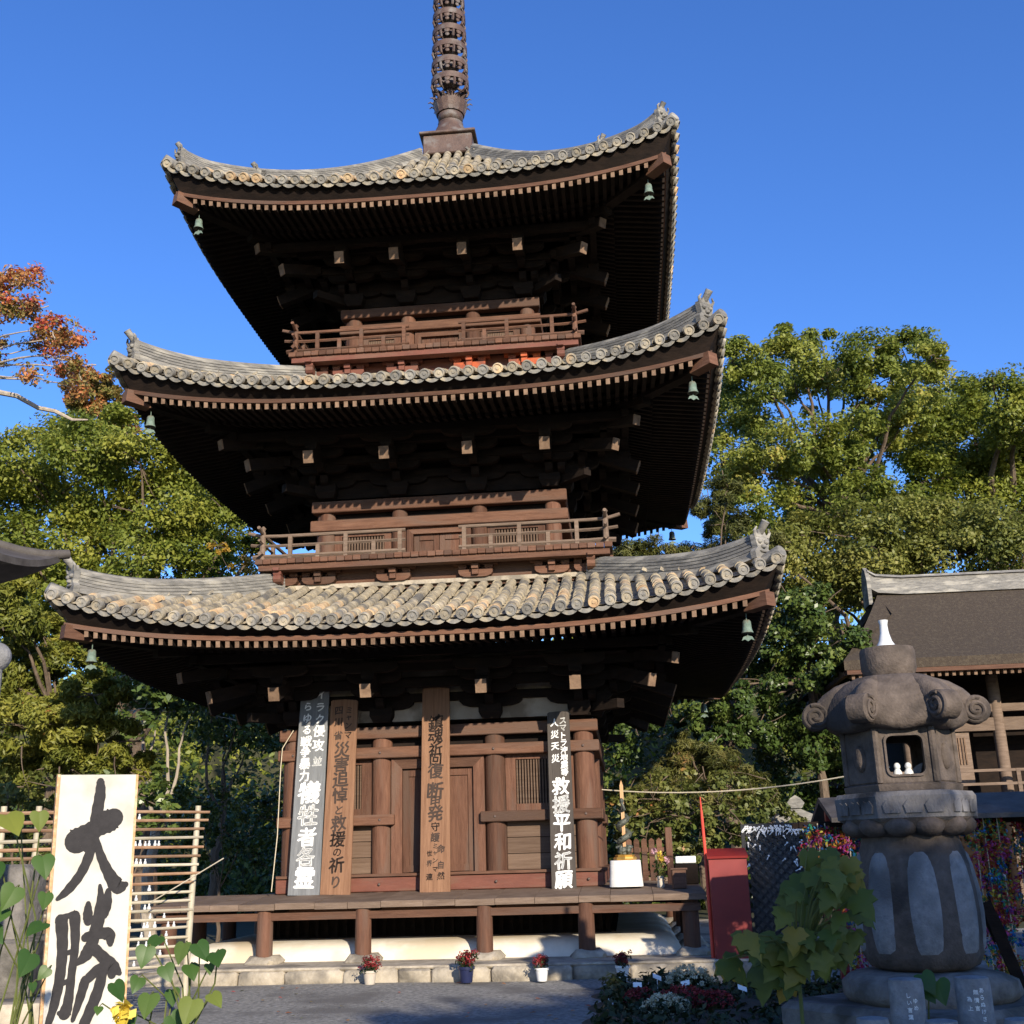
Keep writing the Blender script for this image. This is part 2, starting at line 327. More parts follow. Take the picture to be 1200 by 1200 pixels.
def barrel(r0, r1, L, n=6):
    """half-round cover tile lying along +y, its lower front end at the origin"""
    mb = MB(); vs = []
    for y, r in ((0, r0), (L, r1)):
        vs += [(r*math.cos(math.pi*i/n), y, r*math.sin(math.pi*i/n)*1.0) for i in range(n+1)]
    fs = [(i+1, i, n+1+i, n+2+i) for i in range(n)] + [tuple(range(n+1))]
    return mb.add(vs, fs)
def disc_tile():
    mb = MB(); n = 14; r = 0.081; prof = [(r, 0.10), (r, -0.012), (r*0.93, -0.02), (r*0.78, -0.02), (r*0.72, -0.006), (r*0.34, -0.006), (r*0.28, -0.016)]
    vs = [(rr*math.cos(2*math.pi*i/n), y, rr*math.sin(2*math.pi*i/n)) for rr, y in prof for i in range(n)]
    fs = [(k*n+(i+1) % n, k*n+i, k*n+n+i, k*n+n+(i+1) % n) for k in range(len(prof)-1) for i in range(n)] + [tuple(reversed([(len(prof)-1)*n+i for i in range(n)]))]
    return mb.add(vs, fs)
def flat_tile(wd):
    mb = MB(); n = 6; vs = []
    for y in (0, 0.16):
        for i in range(n+1):
            t = -1+2*i/n; vs.append((t*wd/2, y, -0.045*(1-t*t)+0.012))
        for i in range(n+1):
            t = -1+2*i/n; vs.append((t*wd/2, y, -0.045*(1-t*t)-0.045 if y == 0 else -0.045*(1-t*t)-0.012))
    m = n+1
    fs = [(i, i+1, m+i+1, m+i) for i in range(n)] + [(2*m+i+1, 2*m+i, i, i+1)[::-1] for i in range(n)] + [(m+i, m+i+1, 3*m+i+1, 3*m+i) for i in range(n)]
    return mb.add(vs, fs)
DISC = disc_tile().mesh('eave_end_tile', 'tile_disc', 50)
DISC_W = disc_tile().mesh('eave_end_tile', 'tile_warm', 50)
STEP = 0.285
BAR = barrel(TILE_W, TILE_W*0.86, STEP*1.06).mesh('round_tile', 'tile', 60)
BAR_W = barrel(TILE_W, TILE_W*0.86, STEP*1.06).mesh('round_tile', 'tile_warm', 60)
RAF = MB().box((0, 0.48, 0.05), (0.062, 0.96, 0.10)).mesh('rafter', 'wood_dark_shade')  # body coloured near black for the eave shade
def lit_ends(me):
    me.materials.append(MAT['wood_lit_end'])
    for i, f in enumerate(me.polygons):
        if i % 6 == 2: f.material_index = 1      # the sawn end, coloured paler as if sunlit
lit_ends(RAF)
tr = random.Random(3)
for ri, rf in enumerate(ROOFS):
    # bed of pan tiles: a rippled sheet under the cover tiles, closed below by the eave
    bed = MB(); nd = 14
    for k in range(4):
        nl = rf.n*2
        vs = []; fs = []
        for j in range(nd+1):
            d = rf.R - 0.04 - (rf.R-0.04-rf.rt)*j/nd
            for i in range(nl+1):
                l = d*(-1+2*i/nl); vs.append(rf.P(d, l, k, -0.05 - 0.012*(i % 2)))
        for j in range(nd):
            for i in range(nl): fs.append((j*(nl+1)+i, j*(nl+1)+i+1, (j+1)*(nl+1)+i+1, (j+1)*(nl+1)+i))
        bed.add(vs, fs)
    roof = bed.build('roof', 'tile', PG, smooth=True)
    sp = 2*rf.R/rf.n
    FLAT = flat_tile(sp*0.96).mesh('eave_flat_tile', 'tile_disc', 60)
    field = MB(); bmesh_ = barrel(TILE_W, TILE_W*0.86, STEP*1.06, 5)
    cells = []
    for k in range(4):
        for i in range(rf.n):
            l = -rf.R + sp*(i+0.5)
            dmin = max(abs(l)+0.02, rf.rt)
            # eave end
            e0, e1 = rf.P(rf.R, l, k), rf.P(rf.R-0.3, l*1.0, k)
            y = (e1-e0).normalized(); x = (RZ(k) @ Vector((1, 0, 0))); lx = rf.P(rf.R, l+0.05, k)-rf.P(rf.R, l-0.05, k); x = lx.normalized(); z = x.cross(y).normalized(); x = y.cross(z)
            M = frame(e0, x, y, z) @ Matrix.Rotation(tr.uniform(-.03, .03), 4, 'Z')
            if k in (0, 1): link('eave_end_tile', DISC_W if tr.random() < (0.14 if ri else 0.08) else DISC, roof, M)
            else: field.merge(disc_tile(), M)
            if i < rf.n-1:
                l2 = l+sp/2; f0 = rf.P(rf.R-0.02, l2, k, -0.05); f1 = rf.P(rf.R-0.32, l2, k, -0.05)
                yy = (f1-f0).normalized(); xx = (rf.P(rf.R, l2+.05, k)-rf.P(rf.R, l2-.05, k)).normalized(); zz = xx.cross(yy).normalized(); xx = yy.cross(zz)
                M2 = frame(f0, xx, yy, zz)
                if k == 0: link('eave_flat_tile', FLAT, roof, M2)
                else: field.merge(flat_tile(sp*0.96), M2)
            # cover tiles up the slope
            d = rf.R-0.06; c = 0
            while d > dmin+0.05:
                p0 = rf.P(d, l, k, 0.0); dn = d-STEP*0.9
                p1 = rf.P(max(dn, rf.rt-0.1), l, k, 0.0)
                yy = (p1-p0).normalized(); xx = RZ(k) @ Vector((1, 0, 0)); zz = xx.cross(yy).normalized(); xx = yy.cross(zz)
                M3 = frame(p0 + Vector((0, 0, tr.uniform(0, 0.018))), xx, yy, zz) @ Matrix.Rotation(tr.uniform(-.05, .05), 4, 'Z') @ Matrix.Rotation(tr.uniform(-.03, .03), 4, 'X')
                step_d = STEP*abs((p1-p0).normalized().xy.length)
                cells.append((0 if (k == 0 and ri == 0) else 1 if k == 0 else 2, c, M3, d))
                d -= step_d*0.97; c += 1
    cells.sort(key=lambda t: (t[0], t[1]))
    if ri == 0: lim = 200
    else: lim = 50
    for q, (a, c, M3, d) in enumerate(cells):
        if q < lim: link('round_tile', BAR_W if tr.random() < (0.3 if ri < 2 else 0.6) else BAR, roof, M3)
        else: field.merge(bmesh_, M3)
    field.build('tile_field', 'tile', roof, smooth=60, kind='stuff')
    # hip ridges
    for k in range(4):
        dir_ = (RZ(k) @ Vector((-1, -1, 0))).normalized()
        stages = [(rf.rt+0.02, rf.R-0.30, 1.0)] if ri < 2 else [(rf.rt+0.12, rf.R*0.71, 0.8), (rf.R*0.69, rf.R-0.26, 0.8)]
        for si, (d0, d1, hs_) in enumerate(stages):
            path = []
            for j in range(17):
                d = d0+(d1-d0)*j/16; p = RZ(k) @ Vector((-d, -d, rf.z(d, d)))
                if si == len(stages)-1: p.z += 0.10*(max(0, (j-10)/6.0))**2
                path.append(p)
            h = 0.26*hs_; sec = [(0.15, -0.08)]
            for q in range(5):
                zz = h*q/5; sec += [(0.135-0.008*q, zz), (0.135-0.008*q, zz+h/5*0.72), (0.115-0.008*q, zz+h/5*0.72), (0.115-0.008*q, zz+h/5)]
            sec += [(0.075*math.cos(a), h+0.07*math.sin(a)) for a in (0.1, 0.7, 1.57, 2.44, 3.04)]
            half = [(x, z) for x, z in sec if x > 0.02 or True]
            left = [(-x, z) for x, z in reversed(sec[:-5])]
            hr = MB().sweep(path, sec[:-5]+sec[-5:]+left).build('hip_ridge', 'tile_ridge', roof)
            # end ornament: a horned plate, a round tile tip rising out of it, a disc below
            e = path[-1]; t = (path[-1]-path[-2]).normalized(); side = dir_.cross(Vector((0, 0, 1))).normalized()
            M = frame(e + dir_*0.03, side, Vector((0, 0, 1)), dir_)
            s = hs_*0.78
            poly = [(-0.20, -0.10), (0.20, -0.10), (0.23, 0.02), (0.15, 0.10), (0.19, 0.24), (0.20, 0.33), (0.11, 0.36), (0.07, 0.44), (-0.07, 0.44), (-0.11, 0.36), (-0.20, 0.33), (-0.19, 0.24), (-0.15, 0.10), (-0.23, 0.02)]
            on = MB().prism([(x*s, y*s) for x, y in poly], M, 0.09)
            for sx in (-1, 1):
                on.ball((0, 0, 0), (0.055*s, 0.05*s, 0.04), (8, 6), M @ Matrix.Translation((sx*0.09*s, 0.22*s, 0.05)))
                on.tube([M @ Vector((sx*0.16*s, 0.30*s, 0.03)), M @ Vector((sx*0.21*s, 0.40*s, 0.05)), M @ Vector((sx*0.16*s, 0.47*s, 0.06))], [0.035*s, 0.028*s, 0.012], 6)
            on.ball((0, 0, 0), (0.06*s, 0.045*s, 0.05), (8, 6), M @ Matrix.Translation((0, 0.13*s, 0.05)))
            on.ball((0, 0, 0), (0.11*s, 0.03*s, 0.035), (8, 6), M @ Matrix.Translation((0, 0.04*s, 0.05)))
            on.build('ridge_end_tile', 'tile_ridge', roof, smooth=35)
            tip = MB(); a = e + Vector((0, 0, 0.28*s)) - dir_*0.12
            pts = [a, a + dir_*0.14 + Vector((0, 0, 0.06)), a + dir_*0.28*s + Vector((0, 0, 0.20*s)), a + dir_*0.36*s + Vector((0, 0, 0.29*s))]
            tip.tube(pts, [0.062*s, 0.065*s, 0.07*s, 0.078*s], 10)
            tip.build('ridge_tip_tile', 'tile_ridge', roof, smooth=40)
            if si == len(stages)-1:
                c0 = RZ(k) @ Vector((-rf.R+0.05, -rf.R+0.05, rf.z(rf.R, rf.R)+0.06))
                ct = MB().tube([c0 - dir_*0.4 - Vector((0, 0, 0.10)), c0 - Vector((0, 0, .0)), c0 + dir_*0.03 + Vector((0, 0, .012))], [0.08, 0.095, 0.085], 10)
                ct.build('corner_tile', 'tile_ridge', roof, smooth=40)
    # eave boards: a lower board on rafter tips, a shade-coloured fascia leaning to the tiles
    for k in range(4):
        kb, fa = MB(), MB(); N = 32; vk, vf = [], []
        for i in range(N+1):
            u = -1+2*i/N
            d0, d1 = rf.Rr-0.10, rf.Rr+0.03; 
            for d, dz in ((d1, 0.095), (d1, 0.16), (d0, 0.16), (d0, 0.095)):
                vk.append(RZ(k) @ Vector((u*d, -d, rf.zf(rf.Rr, u*rf.Rr)+dz)))
            for (d, z) in ((rf.Rr-0.02, rf.zf(rf.Rr, u*rf.Rr)+0.163), (rf.R-0.09, rf.z(rf.R-0.09, u*(rf.R-0.09))-0.095), (rf.R-0.09, rf.z(rf.R-0.09, u*(rf.R-0.09))-0.07), (rf.Rr-0.14, rf.z(rf.R-0.14, u*(rf.R-0.14))-0.09)):
                vf.append(RZ(k) @ Vector((u*d, -d, z)))
        fs = []
        for i in range(N):
            for a in range(4): b = (a+1) % 4; fs.append((i*4+a, i*4+b, i*4+4+b, i*4+4+a))
        kb.add(vk, fs).build('eave_board', 'wood', roof); fa.add(vf, fs).build('eave_fascia', 'wood_dark_shade', roof)
    # rafters: flying rafters in front one by one, the others and the inner tier as a mass
    mass = MB(); inner = MB(); sof = MB()
    for k in range(4):
        for i in range(rf.nr):
            l = (-1+2*(i+0.5)/rf.nr)*(rf.Rr-0.10)
            if abs(l) > rf.Rr-0.2: continue
            d0, d1 = rf.Rr, max(rf.Rr-0.98, abs(l))
            if d0-d1 < 0.06: continue
            p0 = Vector((l, -d0, rf.zf(d0, l))); p1 = Vector((l, -d1, rf.zf(d1, l)))
            yy = (p1-p0).normalized(); xx = Vector((1, 0, 0)); zz = xx.cross(yy)
            M = RZ(k) @ frame(p0, xx, yy, zz)
            sc = (p1-p0).length/0.96
            if k == 0: link('rafter', RAF, roof, M @ Matrix.Diagonal((1, sc, 1, 1)))
            else: mass.box((0, 0.48, 0.05), (0.062, 0.96, 0.10), M @ Matrix.Diagonal((1, sc, 1, 1)))
            e0, e1 = rf.Rr-0.85, max(rf.w-0.1, abs(l))
            if e0-e1 > 0.06:
                a, b = RZ(k) @ Vector((l, -e0, rf.zb(e0, l)+0.05)), RZ(k) @ Vector((l, -e1, rf.zb(e1, l)+0.05))
                inner.beam(a, b, 0.065, 0.10)
        for (fn, da, db, off) in ((rf.zf, rf.Rr, rf.Rr-1.0, 0.105), (rf.zb, rf.Rr-0.78, rf.w-0.15, 0.105)):
            vs = []; N = 24; J = 4
            for j in range(J+1):
                d = da+(db-da)*j/J
                for i in range(N+1): l = d*(-1+2*i/N); vs.append(RZ(k) @ Vector((l, -d, fn(d, l)+off)))
            sof.add(vs, [(j*(N+1)+i, (j+1)*(N+1)+i, (j+1)*(N+1)+i+1, j*(N+1)+i+1) for j in range(J) for i in range(N)])
        # hip rafter coloured dark as shaded, its end block coloured lighter as sunlit
        hr = MB(); dg = RZ(k) @ Vector((-1, -1, 0)).normalized()
        pts = [RZ(k) @ Vector((-d, -d, rf.zf(d, d)+0.02)) for d in (rf.Rr+0.02, rf.Rr-0.35, rf.Rr-1.0)]
        for a, b in zip(pts, pts[1:]): hr.beam(a, b - (a-b).normalized()*0.0, 0.185, 0.19)
        pts = [RZ(k) @ Vector((-d, -d, rf.zb(d, d)-0.02)) for d in (rf.Rr-0.95, rf.w)]
        hr.beam(pts[0], pts[1], 0.19, 0.24); hr.build('hip_rafter', 'wood_dark_shade', roof)
        a, b = [RZ(k) @ Vector((-d, -d, rf.zf(d, d)+0.02)) for d in (rf.Rr+0.035, rf.Rr-0.25)]; MB().beam(a, b, 0.195, 0.20).build('hip_rafter_end', 'wood', roof)
    lit_ends(mass.build('rafter_row', 'wood_dark_shade', roof, kind='stuff').data); inner.build('inner_rafter_row', 'wood_dark_shade', roof, kind='stuff')
    sof.build('soffit', 'wood_dark_shade', roof)  # rafter rows and soffit carry their shade in the colour

# ------------------------------------------------------------------ brackets under each roof
def boat(wd, h):
    """curved bracket arm outline"""
    a = wd/2
    return [(-a, h), (-a, h*0.55), (-a+0.05*wd, h*0.25), (-a+0.16*wd, 0.04*h), (-a+0.28*wd, 0), (a-0.28*wd, 0), (a-0.16*wd, 0.04*h), (a-0.05*wd, h*0.25), (a, h*0.55), (a, h)]
def block(c, s, h):
    """bearing block, narrower at its foot"""
    mb = MB(); t = s/2; b = t*0.72
    vs = [(-b, -b, 0), (b, -b, 0), (b, b, 0), (-b, b, 0), (-t, -t, h*0.45), (t, -t, h*0.45), (t, t, h*0.45), (-t, t, h*0.45), (-t, -t, h), (t, -t, h), (t, t, h), (-t, t, h)]
    fs = [(3, 2, 1, 0), (8, 9, 10, 11)] + [(r*4+i, r*4+(i+1) % 4, r*4+4+(i+1) % 4, r*4+4+i) for r in range(2) for i in range(4)]
    return mb.add([Vector(v)+Vector(c) for v in vs], fs)
BR = [(2.5, 3.66, (-2.27, -0.87, 0.87, 2.27)), (2.16, 7.55, (-1.93, -0.68, 0.68, 1.93)), (1.8, 11.36, (-1.57, -0.6, 0.6, 1.57))]
for bi, (bw, z0, cs) in enumerate(BR):
    rf = ROOFS[bi]
    core = MB()
    for k in range(4):      # wall-plane beams with old plaster between, stepped purlins
        for dz in (0.36, 0.62, 0.88): core.box((0, -(bw-0.02), z0+dz), (2*bw+0.5, 0.13, 0.13), RZ(k))
        for st in (1, 2, 3):
            d = bw+0.36*st; zt_ = min(z0+0.34+0.20*st, rf.zb(d, 0)-0.07)
            core.box((0, -d, zt_), (2*d+0.3, 0.12, 0.13), RZ(k))
        core.box((0, -(bw+0.55), z0+0.80), (2*bw+1.1, 0.9, 0.02), RZ(k))
    tier = core.build('bracket_tier', 'wood_dark_shade', PG)  # bracket wood darkened in colour for the shade under the eaves
    MB().box((0, 0, z0+0.55), (2*bw-0.12, 2*bw-0.12, 1.1)).build('plaster_infill', 'plaster_old' if bi == 0 else 'wood_dark_shade', tier)
    for k in range(4):
        for s in cs:
            A = MB(); A.merge(block((s, -bw+0.02, z0-0.02), 0.36, 0.22))
            for st in range(4):
                d = bw-0.02+0.34*st; zc = z0+0.18+0.17*st
                if st < 3:
                    A.prism(boat(0.86 if st else 1.0, 0.16), RZ(0) @ frame((s, -d, zc), (1, 0, 0), (0, 0, 1), (0, -1, 0)), 0.12)
                    for e in (-0.34, 0, 0.34): A.merge(block((s+e, -d, zc+0.155), 0.17, 0.11))
                A.prism([(0, 0.16), (0, 0), (0.26+0.34*st, 0), (0.36+0.34*st, 0.04), (0.42+0.34*st, 0.16)], frame((s, -bw+0.12, zc), (0, -1, 0), (0, 0, 1), (-1, 0, 0)), 0.13) if st < 3 else None
            if abs(s) > 2*0.5*max(cs)*0.99: pass
            A.xf(RZ(k)).build('bracket_set', 'wood_dark_shade', tier)
            # tail rafter coloured dark as shaded, its sawn end capped paler as sunlit
            T = MB(); e = Vector((s, -(bw+1.27), z0+0.33)); b_ = Vector((s, -(bw-0.1), z0+0.33+1.37*0.36)); dirv = (b_-e).normalized()
            T.beam(e, b_, 0.16, 0.20); T.xf(RZ(k)).build('tail_rafter', 'wood_dark_shade', tier)
            MB().beam(e-dirv*0.02, e-dirv*0.001, 0.165, 0.205).xf(RZ(k)).build('tail_rafter_end', 'wood_lit_end', tier)
            T2 = MB().merge(block((s, -(bw+1.06), z0+0.50), 0.2, 0.13)); T2.prism(boat(0.9, 0.15), frame((s, -(bw+1.06), z0+0.62), (1, 0, 0), (0, 0, 1), (0, -1, 0)), 0.12)
            T2.xf(RZ(k)).build('purlin_bracket', 'wood_dark_shade', tier)
        # diagonal arms at the corner, shade-dark in colour, end caps paler as sunlit
        D = Vector((-1, -1, 0)).normalized()
        for out, dz, hh, dr in ((0.42, 0.10, 0.14, 0.0), (0.90, 0.37, 0.19, 0.28), (1.25, 0.63, 0.16, 0.22)):
            e = Vector((-bw-out, -bw-out, z0+dz)); p = Vector((-bw+0.05, -bw+0.05, z0+dz+dr*(out+0.05)*1.41))
            MB().beam(e, p, 0.15, hh).xf(RZ(k)).build('corner_arm', 'wood_dark_shade', tier)
            if out < 0.5: continue
            dv = (p-e).normalized(); MB().beam(e-dv*0.02, e-dv*0.001, 0.145, hh+0.005).xf(RZ(k)).build('corner_arm_end', 'wood_lit_end', tier)

# ------------------------------------------------------------------ walls of the three storeys
def wall_storey(name, w, cols, zfloor, sill, mid, upper, head, open_w, first):
    core = MB().box((0, 0, (zfloor+head[1])/2), (2*w-0.36, 2*w-0.36, head[1]-zfloor)).build(name, 'wood_dark_shade', PG)
    rest = MB()
    cr = 0.165 if first else 0.14
    for k in (0, 1, 2, 3):
        vis = k in (0, 1)
        def put(mb, nm, m, smooth=False):
            mb.xf(RZ(k)); mb.build(nm, m, core, smooth=smooth)
        for s in cols:
            if s < 0 and abs(s) == max(abs(c) for c in cols) and k: pass
            c = MB().lathe([(cr*0.99, zfloor), (cr, zfloor+0.5), (cr*0.97, head[0]-0.05), (cr*0.85, head[0]+0.02)], 18, (s, -(w-0.15), 0))
            if s == cols[0] and k: continue
            put(c, 'column', 'wood_v', 60)
        wo = w+0.0
        for (z0, z1), dd, nm in ((sill, 0.03, 'sill_beam'), (upper, 0.05, 'tie_beam'), (head, 0.02, 'head_beam')):
            ex = 0.0 if nm != 'head_beam' else 0.04
            L = 2*(wo+dd)+ex
            # mitre: front and back run through, the sides butt against them
            if k in (1, 3): L -= 2*0.20
            mb = MB().box((0, -(wo+dd-0.09), (z0+z1)/2), (L, 0.18, z1-z0), None, 0.012)
            put(mb, nm, 'red_wood' if (nm == 'sill_beam' and first) else 'wood')
        if first:
            mb = MB().box((0, -(wo+0.0), sill[1]+0.022), (2*wo-(0.3 if k in (1, 3) else 0), 0.16, 0.04)); put(mb, 'sill_ledge', 'wood')
        for sg in (-1, 1):
            a, b = cols[2]+cr, cols[3]-cr; c = (a+b)/2*sg; bw_ = b-a
            if mid:
                x0, x1 = (cols[2]-cr-0.06), w+0.04-(0.2 if k in (1, 3) else 0)
                put(MB().box((sg*(x0+x1)/2, -(w-0.04), (mid[0]+mid[1])/2), (x1-x0, 0.2, mid[1]-mid[0]), None, 0.012), 'middle_rail', 'wood')
            zb = (mid[1] if mid else sill[1]+0.02); ztp = upper[0]
            yb = -(w-0.14)
            # window: stiles, slats and frame
            f = MB(); sw = 0.16 if first else 0.12
            for e in (-1, 1): f.box((c+e*(bw_/2-sw/2), yb, (zb+ztp)/2), (sw, 0.06, ztp-zb))
            f.box((c, yb, ztp-0.04), (bw_-2*sw, 0.06, 0.08)); f.box((c, yb-0.01, zb+0.05), (bw_-2*sw, 0.08, 0.10))
            put(f, 'window_frame', 'wood_v')
            sl = MB(); n = 17 if first else 15; x0, x1 = c-bw_/2+sw, c+bw_/2-sw
            for i in range(n): sl.beam((x0+(x1-x0)*(i+.5)/n, yb+0.01, zb+0.1), (x0+(x1-x0)*(i+.5)/n, yb+0.01, ztp-0.08), 0.024, 0.024, (0, 1, 0))
            put(sl, 'window_lattice', 'wood_panel')
            if first:
                for q in range(3):
                    h = (mid[0]-sill[1]-0.04)/3
                    put(MB().box((c, yb+0.03, sill[1]+0.042+h*(q+.5)), (bw_, 0.05, h-0.008), None, 0.004), 'plank', 'wood_panel')
        # door with mitred frame and two leaves
        ow = cols[2]-cr; jw = 0.17 if first else 0.11; zd0 = sill[1]+(0.042 if first else 0.0); zd1 = upper[0]
        yd = -(w-0.09)
        P = lambda pts, t, y: MB().prism(pts, frame((0, y, 0), (1, 0, 0), (0, 0, 1), (0, -1, 0)), t)
        put(P([(-ow, zd0), (-ow+jw, zd0), (-ow+jw, zd1-jw), (-ow, zd1)], 0.10, yd), 'door_jamb', 'wood_v')
        put(P([(ow, zd0), (ow, zd1), (ow-jw, zd1-jw), (ow-jw, zd0)], 0.10, yd), 'door_jamb', 'wood_v')
        put(P([(-ow, zd1), (-ow+jw, zd1-jw), (ow-jw, zd1-jw), (ow, zd1)], 0.10, yd), 'door_head', 'wood')
        for e in (-1, 1):
            iw = ow-jw; cx = e*iw/2
            d = MB().box((cx, yd+0.07, (zd0+zd1-jw)/2), (iw-0.012, 0.05, zd1-jw-zd0-0.01))
            for (xx, ww) in ((cx-iw/2+0.05, 0.09), (cx+iw/2-0.05, 0.09)): d.box((xx, yd+0.035, (zd0+zd1-jw)/2), (ww, 0.03, zd1-jw-zd0-0.012))
            for zz in ((zd0+0.06, zd1-jw-0.07) if first else (zd0+0.05, zd1-jw-0.05)): d.box((cx, yd+0.032, zz), (iw-0.2, 0.028, 0.1))
            put(d, 'door', 'wood_v')
    return core
W1 = wall_storey('ground_storey_wall', 2.5, (-2.30, -0.90, 0.90, 2.30), 1.02, (1.09, 1.31), (2.07, 2.23), (3.09, 3.26), (3.40, 3.58), 1, True)
wall_storey('middle_storey_wall', 2.16, (-1.95, -0.69, 0.69, 1.95), 6.2, (6.31, 6.42), None, (6.96, 7.15), (7.30, 7.50), 1, False)
wall_storey('top_storey_wall', 1.80, (-1.60, -0.60, 0.60, 1.60), 10.0, (10.15, 10.24), None, (10.80, 10.97), (11.13, 11.31), 1, False)
# low door for visitors is shut; a row of iron studs on the tie beams
stud = MB().ball((0, 0, 0), (0.022, 0.016, 0.022), (8, 5)).mesh('nail_cover', 'bronze', True)
for s in (-2.3, -0.9, 0.9, 2.3):
    for z in (1.20, 2.15, 3.175): link('nail_cover', stud, W1, Matrix.Translation((s, -2.562 if z != 2.15 else -2.562, z)))

# ------------------------------------------------------------------ balconies
def balcony(b, w, zf, zroof, cs, red):
    mb = MB()
    for k in range(4):
        L = 2*(b-0.05) if k in (0, 2) else 2*(b-0.05)-0.36
        mb.box((0, -(b-0.14), zf-0.14), (L, 0.18, 0.10), RZ(k))
        L = 2*(b-0.42) if k in (0, 2) else 2*(b-0.42)-0.1
        mb.box((0, -(b-0.45), (zroof+zf)/2-0.12), (L, 0.05, zf-zroof-0.02), RZ(k))
    B = mb.build('balcony', 'red_wood' if red else 'wood', PG)
    n = int(2*b/0.135); bm = MB().box((0, 0, 0), (2*b/n-0.008, b-w+0.12, 0.085), None, 0.006).mesh('floor_board', 'wood')
    rest = MB()
    for k in range(4):
        for i in range(n):
            l = -b+2*b/n*(i+.5)
            if k in (1, 3) and abs(l) > w-0.15: continue
            M = RZ(k) @ Matrix.Translation((l, -(b+w-0.12)/2, zf-0.045+rng.uniform(-.004, .004)))
            if k == 0: link('floor_board', bm, B, M)
            else: rest.box((0, 0, 0), (2*b/n-0.008, b-w+0.12, 0.085), M)
    rest.build('floor_row', 'wood', B, kind='stuff')
    # waist brackets: boat arms carrying three blocks
    zb = zf-0.40; hb = 0.13
    for k in range(4):
        for s in list(cs)+[-(b-0.36), b-0.36]:
            cn = abs(s) > max(cs)+0.2; c = MB(); d = b-0.36
            c.prism(boat(0.56, hb), frame((s, -d, zb), (1, 0, 0), (0, 0, 1), (0, -1, 0)), 0.13)
            for e in (-0.215, 0, 0.215): c.merge(block((s+e, -d, zb+hb-0.004), 0.135, 0.075))
            c.box((s, -d+0.0, zb+hb+0.095), (0.72, 0.10, 0.05))
            c.box((s, -d-0.06, zb+0.075), (0.10, 0.14, 0.09)); c.box((s, -d-0.10, zb+0.16), (0.11, 0.14, 0.08))
            c.xf(RZ(k)); v = rng.random()
            c.build('waist_bracket', ('vermilion' if (s > -.2 and s < 2 or v > .7) else 'red_wood') if red else ('red_wood' if v > .55 else 'wood'), B)
    # railing
    d = b-0.10
    for k in range(4):
        gap = 0.5 if k == 0 else 0
        for sg in (-1, 1):
            i0 = gap
            for (zz, r, ext, nm) in ((0.05, 0.04, 0.16, 'base_rail'), (0.235, 0.026, 0.20, 'middle_rail'), (0.40, 0.030, 0.24, 'hand_rail')):
                x1 = d+ext
                path = [Vector((sg*(i0-(0.06 if gap else 0)), -d, zf+zz)), Vector((sg*d*0.9, -d, zf+zz)), Vector((sg*d, -d, zf+zz+0.008)), Vector((sg*x1, -d, zf+zz+(0.07 if nm == 'hand_rail' else 0.03 if nm == 'middle_rail' else 0.0)))]
                off = 0.002*k
                r_ = MB().tube([p+Vector((0, 0, off*3 + (0.012 if k % 2 else 0))) for p in path], r, 8 if nm == 'hand_rail' else 4)
                r_.xf(RZ(k)).build(nm, 'wood_grey' if not red else 'wood', B, smooth=40)
            m = 5; posts = [i0+0.03]+[i0+(d-i0)*q/m for q in range(1, m)]
            for q, l in enumerate(posts):
                if not gap and q == 0: continue
                full = q in (0, 2, 4)
                MB().box((sg*l, -d, zf+(0.20 if full else 0.12)), (0.065, 0.06, 0.40 if full else 0.22)).xf(RZ(k)).build('railing_post', 'wood_grey' if not red else 'wood', B)
        MB().tube([(-d, -d, zf), (-d, -d, zf+0.46), (-d, -d, zf+0.50), (-d, -d, zf+0.54), (-d, -d, zf+0.58)], [0.05, 0.045, 0.03, 0.05, 0.012], 8).xf(RZ(k)).build('corner_post', 'wood_grey' if not red else 'wood', B, smooth=40)
    return B
balcony(2.93, 2.16, 6.33, 5.93, (-1.93, -0.68, 0.68, 1.93), False)
balcony(2.58, 1.80, 10.17, 9.72, (-1.57, -0.6, 0.6, 1.57), True)
for (d, z) in ((2.52, 5.90), (2.17, 9.70)):     # flashing strip of pale mortar where roof meets balcony
    mb = MB()
    for k in range(4): mb.box((0, -d, z), (2*d+0.12 if k in (0, 2) else 2*d-0.12, 0.12, 0.07), RZ(k))
    mb.build('ridge_flashing', 'stone', PG)

# ------------------------------------------------------------------ spire
SP = MB().tube([(0, 0, 15.2), (0, 0, 24.4)], [0.09, 0.05], 12).build('spire', 'bronze', PG, smooth=40)
pb = MB().box((0, 0, 15.62), (1.02, 1.02, 0.44), None, 0.02).box((0, 0, 15.87), (1.16, 1.16, 0.06), None, 0.012)
pb.build('spire_box', 'bronze', SP)
MB().lathe([(0.44, 15.90), (0.42, 15.95), (0.37, 16.10), (0.31, 16.26), (0.26, 16.36), (0.27, 16.40), (0.22, 16.44)], 28).build('spire_bowl', 'bronze', SP, smooth=50)
MB().lathe([(0.20, 16.44), (0.26, 16.50), (0.27, 16.60), (0.22, 16.66)], 24).build('spire_collar', 'bronze', SP, smooth=50)
petal = MB()
pp = [(-0.05, 0), (-0.075, 0.12), (-0.07, 0.28), (-0.03, 0.36), (0, 0.40), (0.03, 0.36), (0.07, 0.28), (0.075, 0.12), (0.05, 0)]
